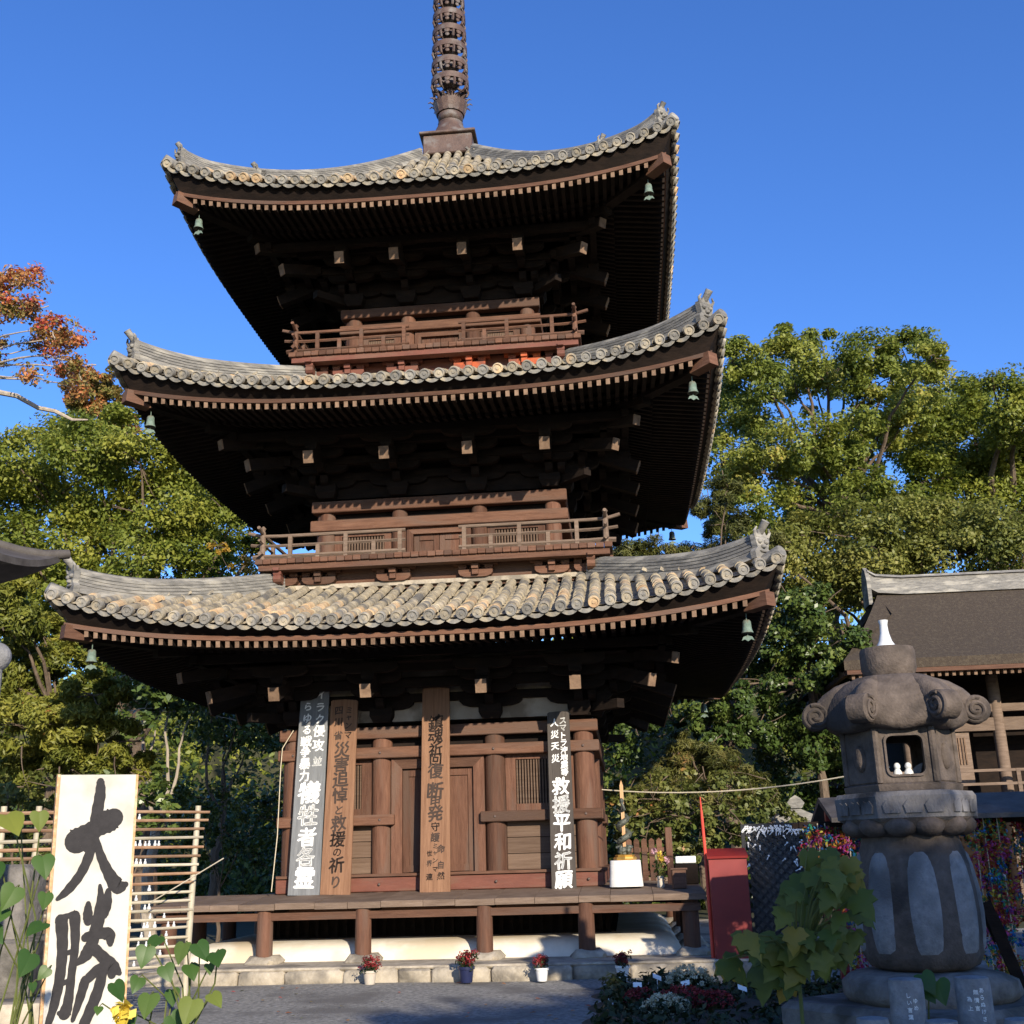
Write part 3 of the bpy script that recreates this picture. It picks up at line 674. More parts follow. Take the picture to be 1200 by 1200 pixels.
for r_, rot, h, ti in ((0.24, 0, 1.0, 0.10), (0.28, 11.25, 0.85, 0.28)):
    for i in range(16):
        a = R_(22.5*i+rot); out = Vector((math.cos(a), math.sin(a), 0)); sd_ = Vector((-math.sin(a), math.cos(a), 0))
        upv = (Vector((0, 0, 1))+out*ti).normalized()
        if i % 1 == 0: petal.prism([(x*1.0, y*h) for x, y in pp], frame(out*r_+Vector((0, 0, 16.62)), sd_, upv, out), 0.02)
        tipp = out*r_+Vector((0, 0, 16.62))+upv*(0.40*h)
        petal.tube([tipp-upv*0.05, tipp+out*0.05, tipp+out*0.10-Vector((0, 0, 0.03))], [0.02, 0.018, 0.01], 5)
petal.build('lotus_flower', 'bronze', SP)
for i in range(9):
    z = 17.40+0.415*i; r = 0.395-0.012*i
    ring = MB(); n = 32
    vs = []
    for j in range(n):
        a = 2*math.pi*j/n
        for (rr, zz) in ((r+.01, -0.07), (r+.01, 0.065), (r-0.045, 0.065), (r-0.045, -0.07)): vs.append((rr*math.cos(a), rr*math.sin(a), z+zz))
    ring.add(vs, [(j*4+q, ((j+1) % n)*4+q, ((j+1) % n)*4+(q+1) % 4, j*4+(q+1) % 4) for j in range(n) for q in range(4)])
    ro = ring.build('spire_ring', 'bronze', SP, smooth=40)
    o = MB()
    o.lathe([(0.10, z-0.12), (0.165, z-0.06), (0.18, z), (0.15, z+0.06), (0.10, z+0.10)], 16)
    for j in range(8):
        a = 2*math.pi*j/8; out = Vector((math.cos(a), math.sin(a), 0))
        o.beam(out*0.15+Vector((0, 0, z)), out*(r-0.02)+Vector((0, 0, z)), 0.03, 0.05)
        # fretted pendants hanging below the band
        for (dz, q) in ((-0.10, 0.055), (-0.19, 0.04)):
            o.ball((0, 0, 0), (0.02, q*1.25, q*1.1), (7, 5), Matrix.Translation(out*(r-0.015-(0.02 if dz < -.15 else 0))+Vector((0, 0, z+dz))) @ Matrix.Rotation(a, 4, 'Z'))
        a2 = a+math.pi/8; o2 = Vector((math.cos(a2), math.sin(a2), 0))
        o.tube([o2*(r-0.02)+Vector((0, 0, z-0.05)), o2*(r+0.005)+Vector((0, 0, z-0.14)), o2*(r-0.03)+Vector((0, 0, z-0.22)), o2*(r-0.12)+Vector((0, 0, z-0.26))], [0.028, 0.03, 0.028, 0.016], 5)
    o.build('ring_fretwork', 'bronze', SP)
fl = MB()
for j in range(4):
    a = math.pi/2*j; out = Vector((math.cos(a), math.sin(a), 0))
    fl.prism([(0.04, 0), (0.30, 0.15), (0.24, 0.5), (0.34, 0.8), (0.16, 1.1), (0.10, 1.5), (0.04, 1.3)], frame((0, 0, 21.3), out, (0, 0, 1), out.cross(Vector((0, 0, 1)))), 0.02)
fl.build('water_flame', 'bronze', SP)
MB().ball((0, 0, 23.5), 0.16, (14, 10)).lathe([(0.15, 24.2), (0.2, 24.36), (0.15, 24.55), (0.02, 24.8)], 14).build('spire_jewel', 'bronze', SP, smooth=True)

# ------------------------------------------------------------------ veranda, posts and plinth
VH = 3.94
def deck_z(d): return 1.085-(d-2.5)*0.058
VR = MB()
for k in range(4):
    zc = deck_z(3.75)-0.19
    L = 2*3.86 if k in (0, 2) else 2*3.74
    VR.box((0, -3.80, zc), (L, 0.12, 0.10), RZ(k))
    VR.box((0, -2.72, 0.88), (2*2.7 if k in (0, 2) else 2*2.6, 0.12, 0.16), RZ(k))
ver = VR.build('veranda', 'wood', PG)
for k in range(4):
    x = -VH if k in (0, 2) else -2.40; xe = -x; q = 0
    while x < xe-0.05:
        wd = min(rng.uniform(0.42, 0.62), xe-x); 
        if xe-x-wd < 0.2: wd = xe-x
        mb = MB(); a, b = x+0.003, x+wd-0.003
        zo = rng.uniform(-.004, .004)
        pts = []
        d0, d1 = 2.38, VH+rng.uniform(-.012, .012)
        for xx in (a, b):
            for d, zz in ((d0, deck_z(d0)), (d1-0.01, deck_z(d1)), (d1, deck_z(d1)-0.012), (d1, deck_z(d1)-0.085), (d0, deck_z(d0)-0.085)): pts.append((xx, -d, zz+zo))
        mb.add(pts, [(0, 1, 2, 3, 4)[::-1], (5, 6, 7, 8, 9)] + [(i, (i+1) % 5, 5+(i+1) % 5, 5+i) for i in range(5)])
        mb.xf(RZ(k)).build('deck_board', 'wood_grey', ver); x += wd
pbase = soft_box((0.46, 0.42, 0.16), 0.06, 3, 0.02).mesh('post_base', 'stone', 50)
for k in range(4):
    for s in (-2.28, -0.86, 0.86, 2.28) + ((3.72,) if True else ()):
        d = 3.80 if s < 3 else 3.72
        MB().lathe([(0.118, 0.27), (0.115, 0.6), (0.112, 0.93), (0.10, 0.955)], 16, (s, -d, 0)).xf(RZ(k)).build('veranda_post', 'wood_v', ver, smooth=50)
        link('post_base', pbase, ver, RZ(k) @ Matrix.Translation((s, -d, 0.215)) @ Matrix.Rotation(rng.uniform(-.3, .3), 4, 'Z'))
    for s in (-2.28, -0.86, 0.86, 2.28): MB().beam((s, -3.86, deck_z(3.6)-0.155), (s, -2.5, deck_z(2.6)-0.155), 0.10, 0.12).xf(RZ(k)).build('joist', 'wood_dark_shade', ver)
sl = MB()
for k in range(4):
    for i in range(34): sl.box((-2.45+4.9*i/33, -2.55, 0.60), (0.055, 0.05, 0.46), RZ(k))
    sl.box((0, -2.62, 0.42), (5.2 if k % 2 == 0 else 5.0, 0.10, 0.10), RZ(k))
sl.build('underfloor_lattice', 'wood_dark_shade', ver)
MB().box((0, 0, 0.7), (4.9, 4.9, 0.7)).build('underfloor_core', 'wood_dark_shade', ver)
# plaster mound, a rounded square
md = MB(); prof = [(3.62, 0.17), (3.60, 0.24), (3.56, 0.32), (3.47, 0.39), (3.33, 0.435), (3.1, 0.445), (2.4, 0.45)]
N = 20; vs = []
for r, z in prof:
    for k in range(4):
        cr_ = 0.28
        for i in range(N):
            t = -1+2*i/N; p = Vector((t*r, -r, z))
            c = r-cr_
            if abs(p.x) > c:
                ang = (abs(p.x)-c)/cr_*math.pi/4
                p = Vector((math.copysign(c+cr_*math.sin(ang), t), -(c+cr_*math.cos(ang)), z))
            vs.append(RZ(k) @ p)
n4 = 4*N
md.add(vs, [(j*n4+i, j*n4+(i+1) % n4, (j+1)*n4+(i+1) % n4, (j+1)*n4+i) for j in range(len(prof)-1) for i in range(n4)] + [tuple((len(prof)-1)*n4+i for i in range(n4))])
md.build('plaster_mound', 'plaster', PG, smooth=True)
PL = MB().box((0, 0, 0.05), (9.02, 9.02, 0.22)).box((0, 0, 0.178), (9.16, 9.16, 0.045), None, 0.02).build('plinth', 'stone', PG)
for k in range(4):
    x = -4.62; j = 0
    while x < 4.6:
        wd = min(rng.uniform(0.35, 0.95), 4.64-x)
        if wd < 0.12: break
        sb = soft_box((wd-0.006, 0.30, 0.22), 0.035, 40*k+j, 0.012); sb.xf(RZ(k) @ Matrix.Translation((x+wd/2, -4.47+rng.uniform(-.025, .02), 0.06)))
        sb.build('plinth_stone', 'stone', PL, smooth=60); x += wd; j += 1

# ------------------------------------------------------------------ wind bells under the roof corners
def bell_mesh():
    m = MB().lathe([(0.012, 0.0), (0.05, -0.01), (0.066, -0.035), (0.07, -0.10), (0.076, -0.15), (0.098, -0.20), (0.092, -0.20), (0.066, -0.15)], 14)
    m.tube([(0, 0, 0.09), (0, 0, -0.002)], 0.008, 6)
    return m
BELL = bell_mesh().mesh('wind_bell', 'verdigris', 40)
CLAP = MB().tube([(0, 0, -0.1), (0, 0, -0.27)], 0.006, 5).prism([(-0.10, -0.02), (-0.07, 0.035), (0, 0.055), (0.07, 0.035), (0.10, -0.02), (0.05, 0.0), (0, -0.03), (-0.05, 0.0)], frame((0, 0, -0.29), (1, 0, 0), (0, 0, 1), (0, -1, 0)), 0.012).mesh('wind_catcher', 'verdigris')
NM = ('lowest', 'middle', 'top')
for ri, rf in enumerate(ROOFS):
    for k, nmk in ((0, 'front corner beside the autumn tree'), (1, 'front corner beside the stone lantern'), (2, 'rear corner beside the pines')):
        if ri == 2 and k == 2: continue
        d = rf.Rr-0.28; p = RZ(k) @ Vector((-d, -d, rf.zf(d, d)-0.17))
        b = link('wind_bell', BELL, None, Matrix.Translation(p) @ Matrix.Rotation(rng.uniform(-.3, .3), 4, 'Z') @ Matrix.Diagonal((.88, .88, .95, 1)), 'green bronze wind bell under the %s roof at the %s' % (NM[ri], nmk), 'bell', 'wind bells under the pagoda roofs')
        link('wind_catcher', CLAP, b)

# ------------------------------------------------------------------ lettering
GL = {}
def load_glyphs(chars):
    obs = []
    for ch in sorted(set(chars)):
        c = bpy.data.curves.new('glyph', 'FONT'); c.body = ch; c.size = 1.0; c.offset = 0.0; c.resolution_u = 3
        c.align_x = 'CENTER'; c.align_y = 'CENTER'
        o = bpy.data.objects.new('glyph', c); COL.objects.link(o); obs.append((ch, o))
    dg = bpy.context.evaluated_depsgraph_get(); dg.update()
    for ch, o in obs:
        me = bpy.data.meshes.new_from_object(o.evaluated_get(dg))
        v = [tuple(q.co) for q in me.vertices]; f = [tuple(q.vertices) for q in me.polygons]
        if v:
            xs = [a[0] for a in v]; ys = [a[1] for a in v]; cx, cy = (min(xs)+max(xs))/2, (min(ys)+max(ys))/2
            GL[ch] = ([(a[0]-cx, a[1]-cy) for a in v], f)
        bpy.data.meshes.remove(me); c = o.data; bpy.data.objects.remove(o); bpy.data.curves.remove(c)
def lettering(items, m, parent, z, seed=1):
    """items: (glyph, x, y, width, height) in the parent's plane"""
    r = random.Random(seed); mb = MB()
    for ch, x, y, wd, ht in items:
        if ch not in GL: continue
        v, f = GL[ch]; sh = r.uniform(0.02, 0.14); ro = r.uniform(-0.06, 0.06); kx = r.uniform(-.08, .08)
        out = []
        for a, b in v:
            a2 = a*(1+kx*b)+0.02*math.sin(b*7+x*9); b2 = b+a*sh+0.02*math.sin(a*8+y*5)
            out.append((x+wd*(a2*math.cos(ro)-b2*math.sin(ro)), y+ht*(a2*math.sin(ro)+b2*math.cos(ro)), z))
        for dx, dy in ((0, 0), (0.028, 0.008), (-0.028, -0.008), (0.0, 0.026), (0.006, -0.024)): mb.add([(a+dx*wd, b+dy*ht, c+0.0004*(1+len(mb.v) % 5)) for a, b, c in out], f)
    return mb.build('lettering', m, parent, kind='stuff')
B1 = [('イ', 1, 815, 11), ('ラ', 1, 830, 12), ('ク', 1, 844, 12), ('侵', 1, 858, 15), ('攻', 1, 875, 15), ('並', 1, 894, 12),
      ('あ', -1, 815, 12), ('ら', -1, 829, 11), ('ゆ', -1, 843, 12), ('る', -1, 857, 12), ('戦', -1, 871, 14), ('争', -1, 883, 13), ('暴', -1, 897, 14), ('力', -1, 911, 13),
      ('犠', 0, 930, 27), ('牲', 0, 956, 25), ('者', 0, 981, 23), ('各', 0, 1003, 23), ('霊', 0, 1026, 26)]
B2 = [('四', -.9, 833, 11), ('川', -.9, 847, 11), ('省', -.8, 863, 11), ('ミ', .9, 833, 9), ('ャ', .9, 842, 8), ('ン', .9, 851, 9), ('マ', .9, 863, 10), ('災', 0, 880, 20), ('害', 0, 897, 19), ('追', 0, 914, 20), ('悼', 0, 933, 19), ('と', 0, 950, 12),
      ('救', 0, 965, 19), ('援', 0, 983, 19), ('の', 0, 998, 11), ('祈', 0, 1012, 19), ('り', 0, 1031, 15)]
B3 = [('鎮', 0, 848, 19), ('魂', 0, 864, 19), ('祈', 0, 880, 17), ('回', 0, 892, 16), ('復', 0, 905, 19), ('断', 0, 928, 21), ('甲', 0, 941, 14), ('発', 0, 954, 19), ('守', 0, 969, 11), ('護', 0, 981, 11), ('ミ', 0, 991, 7), ('ャ', 0, 999, 6), ('ン', 0, 1007, 7), ('マ', 0, 1017, 7),
      ('命', .95, 994, 10), ('自', .95, 1012, 9), ('然', .95, 1024, 9), ('世', -.95, 999, 7), ('界', -.95, 1010, 7), ('連', -.95, 1025, 8)]
B4 = [(c, .95, 845+8.6*i, 9) for i, c in enumerate('スマトラ沖地震等')] + [(c, -.85, 847+14*i, 10) for i, c in enumerate('人災天災')] + [(c, 0, 921+21*i, 21) for i, c in enumerate('救援平和祈願')]
load_glyphs(''.join(c[0] for b in (B1, B2, B3, B4) for c in b) + 'あらぬけさ無情為上ゆめしい言葉')
def board(name, bot, top, wpx, m, mt, items, label, ty=-2.70):
    yb = -2.76; a = aty(bot[0], bot[1], yb); b = aty(top[0], top[1], ty)
    zb = deck_z(-yb); a.z = zb
    up = (b-a); L = up.length; up.normalize(); z = Vector((1, 0, 0)).cross(up).normalized(); x = up.cross(z)
    wb = wpx/F_PX*(a-CAM).dot(FW); wt = wb*0.93
    mb = MB().prism([(-wb/2, 0), (wb/2, 0), (wt/2, L), (wt/2-0.03, L+0.02), (0, L+0.03), (-wt/2+0.03, L+0.02), (-wt/2, L)], Matrix.Identity(4), 0.034)
    o = mb.build(name, m, None, label=label, cat='prayer board', group='prayer boards leaning on the pagoda wall'); o.matrix_world = frame(a, x, up, z)
    s = L/(bot[1]-top[1])
    lettering([(ch, u*wb*0.20, (bot[1]-py)*s, sz*s*(1.0), sz*s*1.0) for ch, u, py, sz in items], mt, o, 0.0195, seed=len(items))
    return o
board('prayer_board', (356, 1046), (370, 806), 38, 'board_grey', 'letter_white', B1, 'grey prayer board with bold white brush lettering leaning beside the wall corner')
board('prayer_board', (393, 1045), (404, 822), 36, 'board_brown', 'ink_faded', B2, 'orange brown prayer board with dark lettering standing next to the grey board')
board('prayer_board', (510, 1042), (511, 808), 36, 'board_brown', 'ink_faded', B3, 'wide brown prayer board with faint lettering in front of the double door')
board('prayer_board', (661, 1036), (654, 836), 29, 'board_black', 'letter_white', B4, 'near black prayer board with white lettering in front of a lattice window')

# ------------------------------------------------------------------ offerings on the right of the veranda
T = thing('altar_table', (2.86, -2.80, deck_z(2.8)), 'small altar table draped in a white cloth on the veranda', 'table')
cl = MB(); n = 40
vs = []
for (z, g) in ((0.385, 0.0), (0.38, 0.012), (0.2, 0.018), (0.015, 0.028)):
    for i in range(n):
        a = 2*math.pi*i/n; c, s = math.cos(a), math.sin(a); q = 0.21/max(abs(c), abs(s)); q = min(q, 0.27)
        w_ = g*(1+0.5*math.sin(a*9)) ; vs.append(((q+w_)*c, (q+w_)*s, z))
cl.add(vs, [(k*n+i, k*n+n+i, k*n+n+(i+1) % n, k*n+(i+1) % n)[::-1] for k in range(3) for i in range(n)] + [tuple(range(n))])
cl.build('cloth', 'cloth', T, smooth=50); MB().box((0, 0, 0.19), (0.36, 0.36, 0.34)).build('table_box', 'wood', T)
S = thing('dragon_statue', (2.86, -2.80, deck_z(2.8)+0.386), 'dark bronze dragon coiled round an upright sword on a gilt base', 'statue')
MB().lathe([(0.16, 0), (0.175, 0.02), (0.165, 0.045), (0.14, 0.05), (0.15, 0.07), (0.13, 0.08)], 8).build('gilt_base', 'gold', S)
rk = MB()
for i in range(16):
    a = rng.uniform(0, 6.28); r = rng.uniform(0.02, 0.09); rk.ball((r*math.cos(a), r*math.sin(a), 0.10+rng.uniform(0, 0.10)), (rng.uniform(.03, .06), rng.uniform(.03, .06), rng.uniform(.03, .07)), (7, 5))
rk.build('rock', 'statue', S)
MB().prism([(-0.022, 0.1), (0.022, 0.1), (0.026, 1.08), (0.0, 1.16), (-0.026, 1.08)], frame((0, 0, 0), (1, 0, 0), (0, 0, 1), (0, -1, 0)), 0.014).build('sword', 'bare_wood', S)
pts = [Vector(((0.085-0.03*t)*math.cos(t*15), (0.085-0.03*t)*math.sin(t*15), 0.14+0.55*t)) for t in [i/44 for i in range(45)]]
pts += [Vector((0.03, -0.06, 0.73)), Vector((0.01, -0.075, 0.78)), Vector((-0.01, -0.06, 0.83))]
dr_ = MB().tube(pts, [0.02+0.03*math.sin(math.pi*min(1, i/46)) for i in range(len(pts))], 8)
dr_.ball((-0.01, -0.05, 0.85), (0.035, 0.045, 0.045), (8, 6))
for i in range(4, 44, 3): 
    p = pts[i]; o_ = Vector((p.x, p.y, 0)).normalized(); dr_.tube([p+o_*0.03, p+o_*0.08+Vector((0, 0, .03))], [0.014, 0.003], 4)
dr_.build('dragon', 'statue', S, smooth=50)

def leaf_blade(L, wd, curl=0.15, lobes=0, n=7):
    """pointed leaf along +y with a folded midrib, lying near the xy plane"""
    vs = [(0, 0, 0)]; fs = []
    for i in range(1, n):
        t = i/n; w_ = wd/2*(math.sin(math.pi*t**0.62))*(1-0.25*t)
        if lobes: w_ *= 1+0.22*math.sin(t*lobes*math.pi*2)
        y = L*(t-0.12*(1-t)*(1 if i == 1 else 0)); z = -curl*L*t*t
        vs += [(-w_, y-0.02*L, z+0.22*w_), (0, y, z), (w_, y-0.02*L, z+0.22*w_)]
    vs.append((0, L, -curl*L*1.1)); e = len(vs)-1
    fs += [(0, 2, 1), (0, 3, 2)]
    for i in range(n-2):
        b = 1+i*3; fs += [(b, b+1, b+4, b+3), (b+1, b+2, b+5, b+4)]
    b = 1+(n-2)*3; fs += [(b, b+1, e), (b+1, b+2, e)]
    return MB().add(vs, fs)
def heart_leaf(L, wd, curl=0.2):
    P = [(0, 0.0), (0.16, -0.10), (0.34, -0.10), (0.47, 0.04), (0.50, 0.20), (0.42, 0.42), (0.28, 0.64), (0.13, 0.84), (0, 1.0)]
    vs = []; fs = []
    rib = [(0, 0.0), (0, 0.04), (0, 0.10), (0, 0.18), (0, 0.28), (0, 0.42), (0, 0.62), (0, 0.82), (0, 1.0)]
    for sg in (-1, 1):
        for (x, y), (rx, ry) in zip(P, rib):
            for f in (0, 0.5, 1):
                xx = x*f*sg; yy = ry+(y-ry)*f; vs.append((xx*wd*1.0, yy*L, -curl*L*yy*yy+0.13*abs(xx)*wd-0.25*wd*(abs(xx)**2)))
    m = len(P)
    for g in range(2):
        o = g*m*3
        for i in range(m-1):
            for f in range(2):
                q = (o+i*3+f, o+i*3+f+1, o+i*3+3+f+1, o+i*3+3+f); fs.append(q if g else q[::-1])
    return MB().add(vs, fs)
def leaves_np(name, cen, n_each, spread, size, m, parent, outv=None, aspect=0.55, up=0.5, flat=1.0, seed=1, tint=None, kind=None, tjit=0.25):
    """a mass of small folded leaves: cen (k,3) clump centres, spread (k,) radii"""
    g = np.random.default_rng(seed); cen = np.asarray(cen, float); k = len(cen)
    spread = np.broadcast_to(np.asarray(spread, float), (k,))
    N = k*n_each; idx = np.repeat(np.arange(k), n_each)
    d = g.normal(size=(N, 3)); d /= np.linalg.norm(d, axis=1)[:, None]
    rr = g.random(N)**0.45
    pos = cen[idx] + d*(rr*spread[idx])[:, None]*np.array([1, 1, flat])
    if outv is not None: d = d*0.5+np.asarray(outv, float)[idx]*0.9
    nrm = d*0.6 + g.normal(size=(N, 3))*0.55 + np.array([0, 0, up]); nrm /= np.linalg.norm(nrm, axis=1)[:, None]
    ax = g.normal(size=(N, 3)); ax -= (ax*nrm).sum(1)[:, None]*nrm; ax /= np.linalg.norm(ax, axis=1)[:, None]
    bx = np.cross(nrm, ax); s = (size*g.uniform(0.65, 1.3, N))[:, None]
    v = np.empty((N, 4, 3)); v[:, 0] = pos-ax*s*0.5; v[:, 1] = pos+bx*s*aspect*0.5+nrm*s*0.08; v[:, 2] = pos+ax*s*0.5-nrm*s*0.05; v[:, 3] = pos-bx*s*aspect*0.5+nrm*s*0.08
    me = bpy.data.meshes.new(name); me.vertices.add(N*4); me.vertices.foreach_set('co', v.reshape(-1))
    me.loops.add(N*4); me.loops.foreach_set('vertex_index', np.arange(N*4)); me.polygons.add(N); me.polygons.foreach_set('loop_start', np.arange(N)*4)
    try: me.polygons.foreach_set('loop_total', np.full(N, 4))
    except Exception: pass
    a = me.attributes.new('tint', 'FLOAT', 'FACE')
    ct = g.random(k) if tint is None else np.asarray(tint, float)
    a.data.foreach_set('value', np.clip(ct[idx]*(1-tjit)+g.random(N)*tjit + g.normal(size=N)*0.06, 0, 1).astype(np.float32))
    me.materials.append(MAT[m]); me.update(); me.validate()
    return link(name, me, parent, kind=kind)
def flower_vase(loc, label):
    V = thing('flower_vase', loc, label, 'flowers')
    MB().lathe([(0.05, 0), (0.06, 0.02), (0.045, 0.10), (0.05, 0.16), (0.045, 0.16)], 14).build('vase', 'pot_clay', V, smooth=40)
    st = MB(); cs = []
    for i in range(9):
        a = rng.uniform(0, 6.28); r = rng.uniform(0.02, 0.10); h = rng.uniform(0.26, 0.44); cs.append((r*math.cos(a), r*math.sin(a), h)); st.tube([(0, 0, 0.1), (r*.4*math.cos(a), r*.4*math.sin(a), h*.6), cs[-1]], 0.005, 4)
    st.build('stem', 'stem', V); leaves_np('foliage', [(x*.8, y*.8, h*q) for x, y, h in cs for q in (0.5, 0.75)], 10, 0.06, 0.05, 'leaf_shrub', V, seed=5)
    for q, (nm, c, m_) in enumerate((('yellow_bloom', (0.0, -0.02, 0.47), 'petal_yellow'), ('yellow_bloom', (0.03, -0.05, 0.40), 'petal_yellow'), ('pink_bloom', (-0.07, 0, 0.50), 'petal_pink'), ('pink_bloom', (0.10, 0.0, 0.38), 'petal_pink'))): leaves_np(nm, [c], 60, 0.05, 0.035, m_, V, seed=60+q)
flower_vase((3.36, -2.95, deck_z(2.95)), 'vase of yellow and pink chrysanthemums beside the draped altar table')
b = MB().box((0, 0, 0.13), (0.20, 0.30, 0.26), None, 0.01).box((0, 0, 0.27), (0.24, 0.34, 0.02)).build('offering_box', 'wood', None, smooth=False, label='brown wooden offering box at the end of the veranda', cat='box'); b.location = (3.62, -3.15, deck_z(3.15))
b = MB().box((0, 0, 0.09), (0.34, 0.30, 0.18), None, 0.01).box((0, -0.155, 0.09), (0.26, 0.012, 0.12)).build('dark_cabinet', 'wood_dark_shade', None, label='low dark cabinet behind the red stand', cat='cabinet'); b.location = (3.76, -2.5, deck_z(2.5)); b.scale = (1, 1, 1.6)
b = MB().box((0, 0, 0.05), (0.30, 0.2, 0.10), None, 0.008).box((-0.05, -0.102, 0.05), (0.1, 0.004, 0.05)).build('paper_box', 'paper', None, label='white paper box lying on the dark cabinet', cat='box'); b.location = (3.76, -2.5, deck_z(2.5)+0.30)
# picket gate across the side veranda
G = thing('picket_gate', (3.23, -0.7, deck_z(3.2)), 'brown picket gate across the side of the veranda', 'gate')
for i in range(5): MB().prism([(-0.045, 0.06), (0.045, 0.06), (0.045, 0.70), (0, 0.74), (-0.045, 0.70)], frame((-0.30+0.125*i, 0, 0), (1, 0, 0), (0, 0, 1), (0, -1, 0)), 0.025).build('picket', 'wood', G)
for z in (0.18, 0.55): MB().box((-0.03, 0.04, z), (0.72, 0.04, 0.07)).build('rail', 'wood', G)
MB().box((0.36, 0.0, 0.45), (0.11, 0.11, 0.90), None, 0.01).build('gate_post', 'wood_v', G)

# ------------------------------------------------------------------ red stand, lattice panel, cord
Rr_ = thing('red_stand', (4.22, -4.35, 0.18), 'dark red lacquered stand with sloping top and a thin pole', 'stand')
MB().prism([(-0.16, 0), (0.16, 0), (0.16, 1.36), (-0.16, 1.28)], frame((0, 0, 0), (0, 1, 0), (0, 0, 1), (1, 0, 0)), 0.50).build('cabinet_body', 'red_lacquer', Rr_)
MB().beam((0, -0.20, 1.285), (0, 0.20, 1.385), 0.54, 0.03, (0, 0, 1)).build('lid', 'red_lacquer', Rr_)
MB().tube([(-0.27, 0.0, 0), (-0.275, 0, 1.3), (-0.285, 0, 1.8), (-0.29, 0, 2.08)], [0.025, 0.022, 0.02, 0.006], 8).build('pole', 'red_bright', Rr_, smooth=40)
Lp = thing('lattice_panel', (4.98, -3.45, 0.0), 'black diagonal lattice panel tied with white fortune papers', 'panel')
for x in (-0.43, 0.43): MB().box((x, 0, 0.98), (0.05, 0.05, 1.84)).build('frame_post', 'black_paint', Lp)
for z in (0.34, 1.88): MB().box((0, 0, z), (0.81, 0.045, 0.05)).build('frame_rail', 'black_paint', Lp)
def clip_seg(c, sg):
    """diagonal x*sg - z = c clipped to the panel"""
    x0, x1, z0, z1 = -0.41, 0.41, 0.36, 1.86; pts = []
    for x in (x0, x1):
        z = x*sg-c
        if z0 <= z <= z1: pts.append((x, z))
    for z in (z0, z1):
        x = (z+c)*sg
        if x0 < x < x1: pts.append((x, z))
    return pts[:2] if len(pts) >= 2 else None
for sg in (-1, 1):
    c = -2.4
    while c < 0.2:
        q = clip_seg(c, sg)
        if q and (Vector(q[0])-Vector(q[1])).length > 0.06: MB().beam((q[0][0], 0.01*sg, q[0][1]), (q[1][0], 0.01*sg, q[1][1]), 0.03, 0.022, (0, 1, 0)).build('lattice_slat', 'black_paint', Lp)
        c += 0.128
MB().box((0, 0.06, 1.1), (0.72, 0.02, 1.4)).build('backing_board', 'stone_pale', Lp)
ps = MB(); g = random.Random(5)
for i in range(110):
    x = g.uniform(-0.4, 0.4); z = 1.86-abs(g.gauss(0, 0.35)); z = max(0.5, z)
    if i < 60: z = 1.84+g.uniform(-.05, .03)
    if -0.28 < x < 0.12 and g.random() < .85 and z < 1.78: continue
    a = g.uniform(-1.2, 1.2); L = g.uniform(0.05, 0.11); d = Vector((math.sin(a), 0, -math.cos(a))); p = Vector((x, -0.035-g.uniform(0, .015), z))
    ps.beam(p, p+d*L*.8, 0.010, 0.005, (0, 1, 0)); ps.ball(tuple(p), (0.016, 0.012, 0.014), (5, 4))
ps.build('fortune_paper', 'paper', Lp, kind='stuff')
MB().tube([Vector((2.56, -2.45, 2.50)).lerp(Vector((6.6, -3.9, 2.60)), t)-Vector((0, 0, 0.16*4*t*(1-t))) for t in [i/14 for i in range(15)]], 0.009, 5).build('cord', 'rope', None, label='thin pale cord stretched from the pagoda wall towards the lantern', cat='cord')
p0 = aty(344, 856, -2.62)
MB().tube([p0, aty(331, 877, -2.66), aty(329, 900, -2.72), aty(325, 980, -2.8), aty(318, 1045, -2.9)], 0.008, 5).build('tie_rope', 'rope', None, label='slack pale rope hanging beside the grey prayer board', cat='rope')

# ------------------------------------------------------------------ flower pots along the plinth
for i, (x, pm, pmn, s) in enumerate(((-0.53, 'pot_clay', 'beige', 1.0), (0.74, 'pot_blue', 'dark blue', 1.15), (1.72, 'pot_white', 'white', 0.95), (2.76, 'pot_white', 'shaded white', 1.0))):
    P = thing('flower_pot', (x, -4.86, 0.01), '%s flower pot of dark red chrysanthemums in front of the plinth' % pmn, 'flower pot', 'flower pots along the plinth'); P.scale = (s*.85, s*.85, s*.85)
    MB().lathe([(0.075, 0), (0.08, 0.01), (0.10, 0.16), (0.115, 0.165), (0.117, 0.20), (0.105, 0.20), (0.10, 0.17)], 18).build('pot', pm, P, smooth=40)
    cs = [(rng.gauss(0, .07), rng.gauss(0, .07), rng.uniform(.25, .38)) for _ in range(22)]
    leaves_np('foliage', [(a*.8, b_*.8, z-.05) for a, b_, z in cs], 10, 0.06, 0.05, 'leaf_bed', P, seed=20+i, kind='stuff')
    leaves_np('bloom', cs, 26, 0.045, 0.032, 'petal_red', P, seed=30+i, kind='stuff')

# ------------------------------------------------------------------ great stone lantern
def hexp(r, z, rot=0.0, n=6): return [(r*math.cos(2*math.pi*i/n+rot), r*math.sin(2*math.pi*i/n+rot), z) for i in range(n)]
LC = at(1068, 1000, 9.2); LX, LY = LC.x, LC.y
LROT = math.atan2(CAM.y-LY, CAM.x-LX)+R_(7)-(math.pi/6+.26)
LN = thing('stone_lantern', (LX, LY, 0.0), 'tall brown stone lantern with scroll cornered cap and fluted jar shaft', 'lantern', rz=LROT)
def ring_loft(rings):
    n = len(rings[0]); mb = MB(); vs = [v for r in rings for v in r]
    return mb.add(vs, [(k*n+i, k*n+(i+1) % n, k*n+n+(i+1) % n, k*n+n+i) for k in range(len(rings)-1) for i in range(n)] + [tuple(reversed(range(n))), tuple((len(rings)-1)*n+i for i in range(n))])
